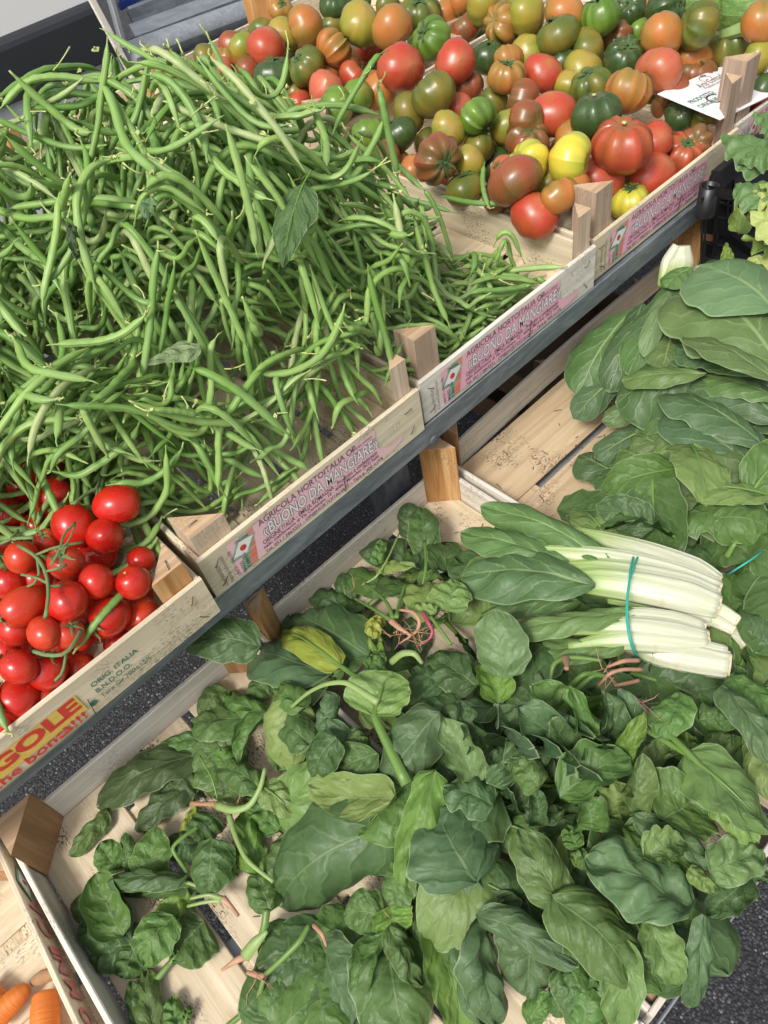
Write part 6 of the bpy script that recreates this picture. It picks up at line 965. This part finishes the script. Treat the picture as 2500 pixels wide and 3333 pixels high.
for i, q in enumerate(([(1846, 2140, .03), (1890, 2140, .03), (1960, 2150, .03)], [(1840, 2140, .03), (1800, 2160, .03), (1790, 2230, .02)], [(1850, 2240, .03), (1900, 2190, .05), (1960, 2195, .04)], [(1870, 2250, .03), (1930, 2195, .045), (1970, 2200, .04)])): rope('spinach_stalk', 'pale green stalk of the bunch behind the rosette', 'stalk', q, [.0042, .004, .003], 'petiole')['group'] = 'stalks behind the rosette'
m = MB()
for (x, y, dz, n_) in ((1350, 2075, .04, 14), (1290, 2050, .045, 6), (1975, 2190, .045, 8), (2080, 2290, .055, 9), (860, 3170, .03, 6), (1300, 3020, .03, 3), (770, 2620, .02, 3), (1170, 1900, .04, 2)):
    for _ in range(n_):
        a = onh(x + U(-25, 25), y + U(-25, 25), hs, dz); v = nrm([U(-1, 1), U(-1, 1), U(-.5, .6)]); q = nrm([U(-1, 1), U(-1, 1), U(-1, 1)]); L = U(.012, .035)
        V, F, uv = tubeg([a, a + v * L * .35 + q * L * .06, a + v * L * .7 + q * L * .18, a + v * L + q * L * .1], [.0005, .0004, .0003, .0002], 4); m.add(V, F, uv)
o = m.build('rootlets', 'root'); o['kind'] = 'stuff'; o['label'] = 'fine brown rootlets around the spinach roots'; o['category'] = 'roots'

# ------------------------------------------------------------------ chard bunch
cb = thing('chard_bunch', 'bunch of white-stalked chard tied with turquoise twine, lying across the crate edge', 'chard', at(2070, 1970, -.17)); cbo = np.array(cb.location)
def stalk(pts, w, end=True, z=-.165, flat=.5, parent=cb, o_=None):
    ph0 = U(0, 6)
    P = np.array([at(a, b, z + dz + .014) for a, b, dz in pts]); t = np.linspace(0, len(P) - 1, 18); Q = np.c_[[np.interp(t, range(len(P)), P[:, i]) for i in range(3)]].T
    for _ in range(3): Q[1:-1] = (Q[:-2] + 2 * Q[1:-1] + Q[2:]) / 4
    r = np.interp(t, np.linspace(0, len(P) - 1, len(w)), w) / pxm(Q.mean(0)) / 2
    prof = lambda th: 1 + .05 * np.cos(9 * th + 1) + .05 * np.cos(3 * th + ph0) + .03 * np.cos(17 * th)
    V, F, uv = tubeg(Q - cbo, r, 40, flat=flat, up=nrm(CAM - Q.mean(0)), prof=prof); s_ = mesh('stalk', V, F, 'stalk', cb, uv)
    e = Q[0]; d = nrm(Q[0] - Q[1]); V, F, uv = tubeg([e - cbo - d * .001, e - cbo + d * .0015, e - cbo + d * .002], [r[0] * 1.0, r[0] * .93, r[0] * .5], 18, flat=flat, up=nrm(CAM - Q.mean(0))); mesh('cut_end', V, F, 'cut', s_, uv); return s_
stalk([(2436, 2084, -.01), (2370, 2040, -.01), (2240, 2010, -.01)], [98, 89, 67], z=-.158)
stalk([(2372, 2168, .0), (2280, 2150, .0), (2150, 2130, 0), (2040, 2085, 0), (1960, 2070, 0)], [85, 94, 89, 67, 44], z=-.148)
stalk([(2360, 2130, .0), (2280, 2115, .0), (2160, 2090, 0), (2060, 2060, 0)], [56, 67, 62, 44], z=-.146)
stalk([(2400, 2020, .0), (2340, 1985, .0), (2250, 1960, -.01)], [35, 47, 44], z=-.146)
stalk([(2385, 2050, .0), (2330, 2020, .0), (2240, 1990, -.01)], [33, 44, 44], z=-.150)
stalk([(2328, 1905, .0), (2260, 1862, .005), (2100, 1800, .005), (1960, 1760, .0), (1860, 1725, 0)], [78, 94, 80, 62, 26], z=-.152)
stalk([(2336, 1925, .0), (2240, 1885, .008), (2100, 1842, .01), (1950, 1815, .01), (1800, 1800, .006), (1640, 1785, .0)], [67, 73, 69, 67, 49, 13], z=-.143)
stalk([(2334, 1975, .0), (2240, 1945, .008), (2100, 1915, .01), (1960, 1895, .008), (1850, 1890, .0)], [82, 107, 105, 98, 67], z=-.140)
stalk([(2330, 1945, .0), (2240, 1912, .006), (2100, 1880, .01), (1950, 1860, .008), (1830, 1850, .0)], [78, 96, 94, 89, 44], z=-.143)
stalk([(2304, 2096, .0), (2200, 2090, .006), (2080, 2080, .008), (1960, 2085, .004), (1850, 2105, 0)], [56, 82, 80, 56, 20], z=-.143)
stalk([(2300, 2076, .0), (2200, 2058, .008), (2080, 2040, .012), (1960, 2040, .008), (1820, 2060, 0)], [51, 73, 69, 53, 15], z=-.140)
stalk([(2290, 2045, .0), (2200, 2015, .008), (2080, 2000, .01), (1960, 2008, .006), (1800, 2045, .0)], [42, 49, 49, 44, 13], z=-.140)
stalk([(2318, 2010, .0), (2240, 1985, .006), (2100, 1950, .006), (1980, 1940, .0)], [60, 84, 80, 50], z=-.150)
def cleaf(bx, by, tx, ty, w, tone, zb, zt, **k):
    global LN; LN += 1; B = at(bx, by, zb + .014); T = at(tx, ty, zt + .012); k.setdefault('cup', .9); w *= 1.2
    return leaf(B, T, w / pxm((B + T) / 2), mat='chard', col=np.array(TONE[tone]) * 1.6, seed=LN, shape='chard', petiole=0, parent=cb, name='leaf', ns=26, nc=16, **k)
cleaf(1650, 2010, 1422, 1905, 105, 'd', -.19, -.19); cleaf(1680, 2030, 1480, 2010, 72, 'd', -.185, -.19); cleaf(1800, 1760, 1650, 1720, 90, 'd', -.155, -.16); cleaf(1890, 1960, 1560, 1990, 110, 'c', -.17, -.18)
o1 = cleaf(2000, 1845, 1565, 1645, 110, 'c', -.130, -.135, cup=1.3, arch=.06, ruf=.03, roll=.2); cleaf(1850, 1830, 1500, 1735, 110, 'c', -.135, -.15, cup=.7, ruf=.05); cleaf(1900, 1800, 1640, 1735, 66, 'd', -.14, -.15, cup=1.1)
cleaf(2080, 1985, 1630, 2055, 100, 'n', -.128, -.145, cup=.9, ruf=.05, roll=-.3); cleaf(2050, 2100, 1740, 2115, 96, 'n', -.14, -.16, cup=.8); cleaf(1990, 2130, 1830, 2080, 60, 'n', -.15, -.16)
cleaf(1935, 1905, 1500, 1875, 190, 'd', -.122, -.145, cup=.75, arch=.10, puck=.003)
for k in range(2):      # twine round the bunch
    P = [at(2082 - k * 16, 1808, -0.136), at(2076 - k * 14, 1812, -0.108), at(2060 - k * 8, 1850, -0.098), at(2046 + k * 2, 1900, -0.094), at(2040 + k * 2, 1960, -0.094), at(2040 + k * 3, 2020, -0.096), at(2048 + k * 4, 2080, -0.101), at(2066 + k * 3, 2130, -0.121), at(2085, 2145, -0.151)]
    P = np.array(P); t = np.linspace(0, 8, 33); Q = np.c_[[np.interp(t, range(9), P[:, i]) for i in range(3)]].T
    for _ in range(2): Q[1:-1] = (Q[:-2] + 2 * Q[1:-1] + Q[2:]) / 4
    V, F, uv = tubeg(Q - cbo, .00115, 6); mesh('twine', V, F, 'string', cb, uv)
# paper label beside it
o = mesh('paper_slip', np.array([(-.022, -.032, 0), (.02, -.03, 0), (.02, .03, .0015), (-.018, .03, .003), (-.022, -.032, -.0003), (.02, -.03, -.0003), (.02, .03, .0012), (-.018, .03, .0027)]), [(0, 1, 2, 3), (7, 6, 5, 4), (0, 4, 5, 1), (1, 5, 6, 2), (2, 6, 7, 3), (3, 7, 4, 0)], 'card', None, np.zeros((8, 2)), False); o.location = tuple(at(1500, 1858, -.2385)); o.rotation_euler.z = .25; tag(o, 'white paper slip with a pen mark, half under the chard bunch', 'paper')
V, F, uv = tubeg(np.array([(-.012 + .006 * math.cos(t), .008 + .009 * math.sin(t), .0022) for t in np.linspace(.5, 5, 14)]), .0008, 4, flat=.2); mesh('pen_mark', V, F, 'ink', o, uv)

# ------------------------------------------------------------------ chard pile on the right
CT = [(2560, 1150, 2410, 1400, 150, 'd', 'dark, deep in the pile at the right edge', -.02), (2240, 930, 2060, 1200, 120, 'd', 'long, greyish, third from the left at the back', .0), (2190, 920, 2050, 1200, 92, 'c', 'long, second from the left at the back', .005), (2090, 985, 1985, 1240, 100, 'd', 'narrow, left side of the back group', .0), (2060, 1005, 1890, 1265, 135, 'c', 'rounded, ruffled, leftmost of the back group', .0), (2180, 950, 2100, 1130, 50, 'q', 'whitish, diseased strip in the back group', .02), (2190, 1070, 2160, 1190, 100, 'n', 'folded tip, in the middle of the back group', .015), (2290, 1060, 2150, 1060, 110, 'c', 'ribbed, above the folded tip', .01),
 (2420, 1190, 2212, 1125, 110, 'd', 'dark, under the big smooth one', .02), (2270, 1215, 2015, 1300, 175, 'd', 'large, dark, facing the bare boards', .01), (2300, 1215, 2040, 1235, 66, 'n', 'narrow rolled, above the large dark one', .03), (2560, 1215, 2270, 1150, 100, 'c', 'long, under the big smooth one', .02), (2540, 1300, 2300, 1225, 90, 'n', 'thin-edged, below the long dark ones', .01), (2540, 1370, 2258, 1228, 130, 'd', 'long, with a blotch, at the middle right', .0), (2490, 1450, 2175, 1278, 130, 'b', 'long with wavy edge, middle right', .01), (2240, 1345, 2080, 1365, 92, 'n', 'rounded end, left of the wavy long one', -.005), (2465, 1530, 2190, 1330, 150, 'b', 'broad, rolled, middle right', .015), (2280, 1420, 2070, 1395, 110, 'n', 'rounded end, below its twin at the bare boards', .0),
 (2190, 1475, 2075, 1410, 90, 'n', 'third rounded end at the bare boards', .01), (2168, 1515, 2026, 1462, 132, 'm', 'round, light-veined, above the big ovals', .02), (2280, 1470, 2148, 1440, 92, 'l', 'small, light, beside the round one', .025), (2030, 1560, 1892, 1480, 105, 'd', 'dark, pointed left over the boards', .005), (2060, 1595, 1950, 1535, 92, 'd', 'cupped, below the dark pointed one', .02), (2060, 1740, 1912, 1620, 135, 'd', 'dark, low by the chard bunch leaves', -.005), (2070, 1680, 1955, 1625, 66, 'c', 'rolled, over the low dark one', .015), (2340, 1870, 2080, 1725, 140, 'c', 'dark, running under the big oval', -.02), (2420, 1900, 2200, 1800, 110, 'd', 'dark, behind the tied stalks', -.035),
 (2550, 1650, 2380, 1430, 170, 'n', 'dull, behind the biggest one at the right edge', .02), (2253, 1785, 2016, 1590, 185, 'q', 'big oval with a dark split, left of the biggest', .045), (2485, 1800, 2180, 1490, 250, 'q', 'biggest, smooth oval with a strong pale rib', .055), (2640, 2160, 2385, 1865, 190, 'b', 'large, low, at the right edge over the twine', .05), (2520, 2160, 2420, 2200, 90, 'd', 'dark, beneath the cut stalk ends', -.06),
 (2560, 1010, 2390, 935, 140, 'd', 'dark, folded, under the pale round one', .07), (2530, 1010, 2292, 870, 230, 'q', 'round, pale, top of the pile', .085), (2540, 1190, 2218, 945, 240, 'n', 'large, smooth, strongly veined, near the top', .06), (2540, 1240, 2250, 1080, 105, 'n', 'rolled lower edge of the large veined one', .065), (2250, 870, 2170, 930, 70, 'm', 'small, at the foot of the white stalks', .02)]
for (bx, by, tx, ty, w, tone, cue, dz) in CT:
    tx += (tx - bx) * .06; ty += (ty - by) * .06
    sleaf(bx, by, tx, ty, w * 1.5, tone, cue, cup=U(.45, .85), arch=U(.06, .12), roll=random.gauss(0, .12), twist=random.gauss(0, .25), puck=.0012, dz=(dz, dz), h=hc, mat='chard', word='chard leaf', nm='chard_leaf', shape='chard', pet=0, pmat='petiole2', pr=.003, ruf=U(0, .04), ns=26, nc=16, lift=.01, pdir=(1, -.6, -.5))
for k in range(34):
    x, y = U(.70, 1.02), U(.08, .50); z = hc(x, y) - U(.02, .05); a = random.gauss(2.6, .7); l = U(.08, .13); o = leaf((x, y, z), np.array([x, y, z]) + np.array([math.cos(a), math.sin(a), U(-.2, .1)]) * l, l * U(.45, .65), mat='chard', col=np.array(TONE[random.choice('ddcbn')]), cup=U(.3, 1.1), arch=.1, ruf=U(0, .08), roll=random.gauss(0, .4), seed=1500 + k, ns=14, nc=9, shape='chard', name='chard_leaf', petiole=.04, pmat='petiole2', pr=.003); tag(o, 'chard leaf deep in the pile, mostly covered by others', 'leaf', 'chard leaves deeper in the pile')
def wstalk(name, label, pts, w, z):
    P = np.array([at(a, b, z + dz) for a, b, dz in pts]); t = np.linspace(0, len(P) - 1, 14); Q = np.c_[[np.interp(t, range(len(P)), P[:, i]) for i in range(3)]].T
    for _ in range(2): Q[1:-1] = (Q[:-2] + 2 * Q[1:-1] + Q[2:]) / 4
    r = np.interp(t, np.linspace(0, len(P) - 1, len(w)), w) / pxm(Q.mean(0)) / 2; o0 = Q[0]
    V, F, uv = tubeg(Q - o0, r, 18, flat=.7, up=nrm(CAM - Q.mean(0)), prof=lambda th: 1 + .05 * np.cos(7 * th)); o = mesh(name, V, F, 'stalk', None, uv); o.location = tuple(o0); return tag(o, label, 'chard stalk')
wstalk('chard_stalk', 'thick white chard stalk leaning on the orange corner post', [(2218, 800, .03), (2215, 850, .01), (2190, 940, -.01)], [56, 84, 90], -.11); wstalk('chard_stalk', 'curved outer white chard stalk left of the thick one', [(2205, 800, .032), (2170, 850, .015), (2155, 930, -.01)], [30, 34, 30], -.11); wstalk('chard_stalk', 'cream chard stalk base right of the orange corner post', [(2300, 870, .01), (2290, 900, .0), (2270, 960, -.01)], [60, 90, 90], -.13)
P0 = at(2483, 1795, -.09); V, F, uv = tubeg(np.array([P0, at(2440, 1825, -.088), at(2405, 1847, -.09), at(2370, 1870, -.11)]) - P0, .0011, 6); o = mesh('twine', V, F, 'string', None, uv); o.location = tuple(P0); tag(o, 'turquoise twine round the stalk of the biggest chard leaf', 'twine')

# ------------------------------------------------------------------ black crate with lettuce
bk = thing('plastic_crate', 'black plastic crate of lettuce with a round corner socket and fold-down handle', 'crate', aty(2310, 605, .5)); bo = np.array(bk.location)
def bbar(nm, pts, r, k=4, y=.5, flat=1., mat='blackpl'):
    P = [aty(a, b, y_) if len(c_) == 0 else aty(a, b, y_) for (a, b, y_, *c_) in [(p + (y,))[:3] if len(p) == 2 else p for p in pts]]; V, F, uv = tubeg(np.array(P) - bo, r, k, flat=flat, up=(0, -1, .2)); return mesh(nm, V, F, mat, bk, uv, smooth=k > 6)
c = aty(2310, 603, .5); m_ = MB()
th = np.linspace(0, 2 * math.pi, 25)[:-1]; V = []; 
for (r_, z_) in ((.0135, -.045), (.0135, 0), (.0110, 0), (.0108, -.04)): V += [(c[0] - bo[0] + r_ * math.cos(t), c[1] - bo[1] + r_ * math.sin(t), c[2] - bo[2] + z_) for t in th]
mesh('corner_socket', V, gridf(4, 24, True), 'blackpl', bk, np.zeros((96, 2)))
def slabq(nm, q, t=.003):       # flat panel through four picked points, with thickness
    P = np.array(q, float); nn = nrm(np.cross(P[1] - P[0], P[2] - P[0])); V = [p - bo for p in P] + [p - bo + nn * t for p in P]; mesh(nm, V, [(0, 1, 2, 3), (7, 6, 5, 4), (0, 4, 5, 1), (1, 5, 6, 2), (2, 6, 7, 3), (3, 7, 4, 0)], 'blackpl', bk, np.zeros((8, 2)), False)
for q in ([(2287, 640), (2282, 900)], [(2300, 650), (2290, 900)], [(2330, 650), (2316, 930)], [(2338, 640), (2322, 930)], [(2372, 640), (2352, 930)], [(2386, 650), (2366, 830)], [(2286, 790), (2375, 805)], [(2286, 700), (2372, 715)], [(2290, 840), (2370, 850)], [(2286, 640), (2380, 672)]): bbar('rib', q, .0022)
slabq('side_panel', [aty(2290, 650, .512), aty(2384, 650, .512), aty(2368, 770, .512), aty(2286, 760, .512)]); slabq('side_panel', [aty(2288, 780, .512), aty(2360, 800, .512), aty(2345, 960, .512), aty(2280, 940, .512)])
V, F, uv = plankg(aty(2322, 622, .492), aty(2390, 640, .455), (0, .5, 1), .012, (.3, 1, 0), .018, seg=3); mesh('rim', V - bo, F, 'blackpl', bk, uv, smooth=False)
V, F, uv = plankg(aty(2388, 638, .455), aty(2480, 748, .41), (0, .5, 1), .014, (.3, 1, 0), .016, seg=4); mesh('handle', V - bo, F, 'blackpl', bk, uv, smooth=False)
V, F, uv = plankg(aty(2366, 770, .49), aty(2450, 830, .44), (0, .5, 1), .016, (.3, 1, 0), .014, seg=4); mesh('rim', V - bo, F, 'blackpl', bk, uv, smooth=False)
V, F, uv = plankg(aty(2330, 590, .505), aty(2560, 395, .515), (0, .2, 1), .030, (0, 1, -.2), .014, seg=6); mesh('rim', V - bo, F, 'blackpl', bk, uv, smooth=False)
slabq('side_panel', [aty(2390, 560, .50), aty(2600, 380, .50), aty(2600, 720, .50), aty(2390, 700, .50)])
slabq('bottom_panel', [at(2280, 900, -.16), at(2600, 1000, -.16), at(2700, 700, -.16), at(2400, 640, -.16)])
def lettuce(name, label, cx, cy, z, spec):
    o0 = at(cx, cy, z); t = thing(name, label, 'lettuce', o0)
    for k, (bx, by, tx, ty, w, col, zb, zt, kw) in enumerate(spec):
        if col is not DG: bx += 25; tx += 32; w *= .8
        B = at(bx, by, zb); T = at(tx, ty, zt); leaf(B, T, w / pxm((B + T) / 2), mat='spin' if col is DG else 'lettuce', col=col, seed=int(cx + k), parent=t, name='leaf', puck=.003, **{**dict(cup=.9, ruf=.07, rufn=4, shape='heart'), **kw})
    return t
PL = (.23, .29, .10); LG = (.12, .20, .04); DG = (.045, .10, .035)
lettuce('lettuce', 'dark green loose lettuce at the right edge in front of the pink board', 2420, 520, .05, [(2540, 520, 2350, 440, 190, DG, .03, .04, {}), (2520, 640, 2395, 600, 170, DG, .03, .02, {}), (2550, 480, 2400, 530, 150, DG, .05, .03, {}), (2540, 420, 2450, 370, 120, DG, .03, .05, {})])
lettuce('lettuce', 'pale yellow-green lettuce head in the black crate behind the handle', 2450, 680, .0, [(2540, 780, 2395, 650, 170, PL, .0, .02, dict(cup=.8)), (2560, 760, 2400, 700, 190, PL, -.02, .0, dict(cup=.8)), (2560, 700, 2420, 620, 150, PL, .02, .03, dict(ruf=.2)), (2560, 640, 2440, 600, 110, LG, .03, .04, dict(ruf=.2))])
lettuce('lettuce', 'light green frilly lettuce head in the black crate in front of the handle', 2440, 800, -.05, [(2560, 850, 2385, 770, 150, LG, -.06, -.03, dict(ruf=.2)), (2560, 830, 2400, 850, 150, PL, -.05, -.05, dict(cup=.8)), (2560, 780, 2450, 720, 110, LG, -.02, -.01, dict(ruf=.25)), (2380, 760, 2400, 640, 90, LG, -.08, -.06, dict(ruf=.1)), (2350, 870, 2330, 790, 60, LG, -.13, -.11, {})])

# ------------------------------------------------------------------ marrows, carrots
def veg(name, label, cat, pts, rad, mat, k=20, end=True):
    P = np.array(pts, float); t = np.linspace(0, len(P) - 1, 22); Q = np.c_[[np.interp(t, range(len(P)), P[:, i]) for i in range(3)]].T
    for _ in range(4): Q[1:-1] = (Q[:-2] + 2 * Q[1:-1] + Q[2:]) / 4
    s = np.linspace(0, 1, 22); r = np.interp(s, np.linspace(0, 1, len(rad)), rad); r = r * np.sqrt(np.clip(1 - ((.5 - s) * 2) ** 14, .02, 1)); o0 = Q.mean(0)
    V, F, uv = tubeg(Q - o0, r, k, prof=lambda th: 1 + .012 * np.cos(8 * th)); o = mesh(name, V, F, mat, None, uv); o.location = tuple(o0); return tag(o, label, cat)
veg('marrow', 'light green marrow lying at the top edge, left of the bigger one', 'marrow', [at(2200, -30, .03), at(2290, 5, .03), at(2360, 0, .03)], [.035, .045, .04], 'marrow')
veg('marrow', 'big speckled green marrow in the top right corner', 'marrow', [at(2350, 10, .04), at(2460, 10, .04), at(2640, -20, .04)], [.05, .06, .055], 'marrow')
a_, b_ = at(2450, 85, .07), at(2345, 118, .055); V, F, uv = tubeg(np.array([b_, b_ * .6 + a_ * .4, b_ * .2 + a_ * .8, a_, a_ + nrm(a_ - b_) * .01]) - b_, [.008, .010, .012, .016, .010], 8, prof=lambda th: 1 + .12 * np.cos(5 * th)); o = mesh('marrow_stalk', V, F, 'petiole2', None, uv); o.location = tuple(b_); tag(o, 'thick green cut stalk lying between the tomatoes above the price card', 'stalk')
veg('carrot', 'blunt orange carrot pointing down, right one in the corner crate', 'carrot', [at(146, 3225, -.222), at(146, 3290, -.222), at(146, 3420, -.222)], [.0115, .0135, .014], 'carrot', 22)
veg('carrot', 'orange carrot with wrinkled skin slanting to the left, cut by the edge', 'carrot', [at(95, 3210, -.225), at(60, 3240, -.222), at(-40, 3340, -.222)], [.006, .010, .0135], 'carrot', 22)
veg('dried_root', 'dry brown carrot root end above the two orange carrots', 'carrot', [at(100, 3200, -.228), at(140, 3180, -.226), at(182, 3165, -.226)], [.004, .007, .006], 'rootd', 12)
veg('carrot', 'carrot tip reaching in behind the other two, at the left edge', 'carrot', [at(-60, 3230, -.228), at(-10, 3260, -.228), at(30, 3300, -.228)], [.013, .012, .008], 'carrot', 16)
# tiny debris on the floors
m = MB()
for k in range(60):
    x, y = (U(-.19, .10), U(.05, .54)) if k < 26 else ((U(.35, .46), U(.42, .53)) if k < 34 else (U(.52, .78), U(.30, .55))); z = LZ - .0435; a = np.array([x, y, z + .001]); v = nrm([U(-1, 1), U(-1, 1), .1]); V, F, uv = tubeg([a, a + v * U(.002, .006), a + v * U(.006, .009) + [0, 0, .0004]], [.0004, .0008, .0003], 4); m.add(V, F, uv)
o = m.build('plant_crumbs', 'strawdirt'); o['kind'] = 'stuff'; o['label'] = 'tiny dry plant crumbs scattered over the crate floors'; o['category'] = 'debris'
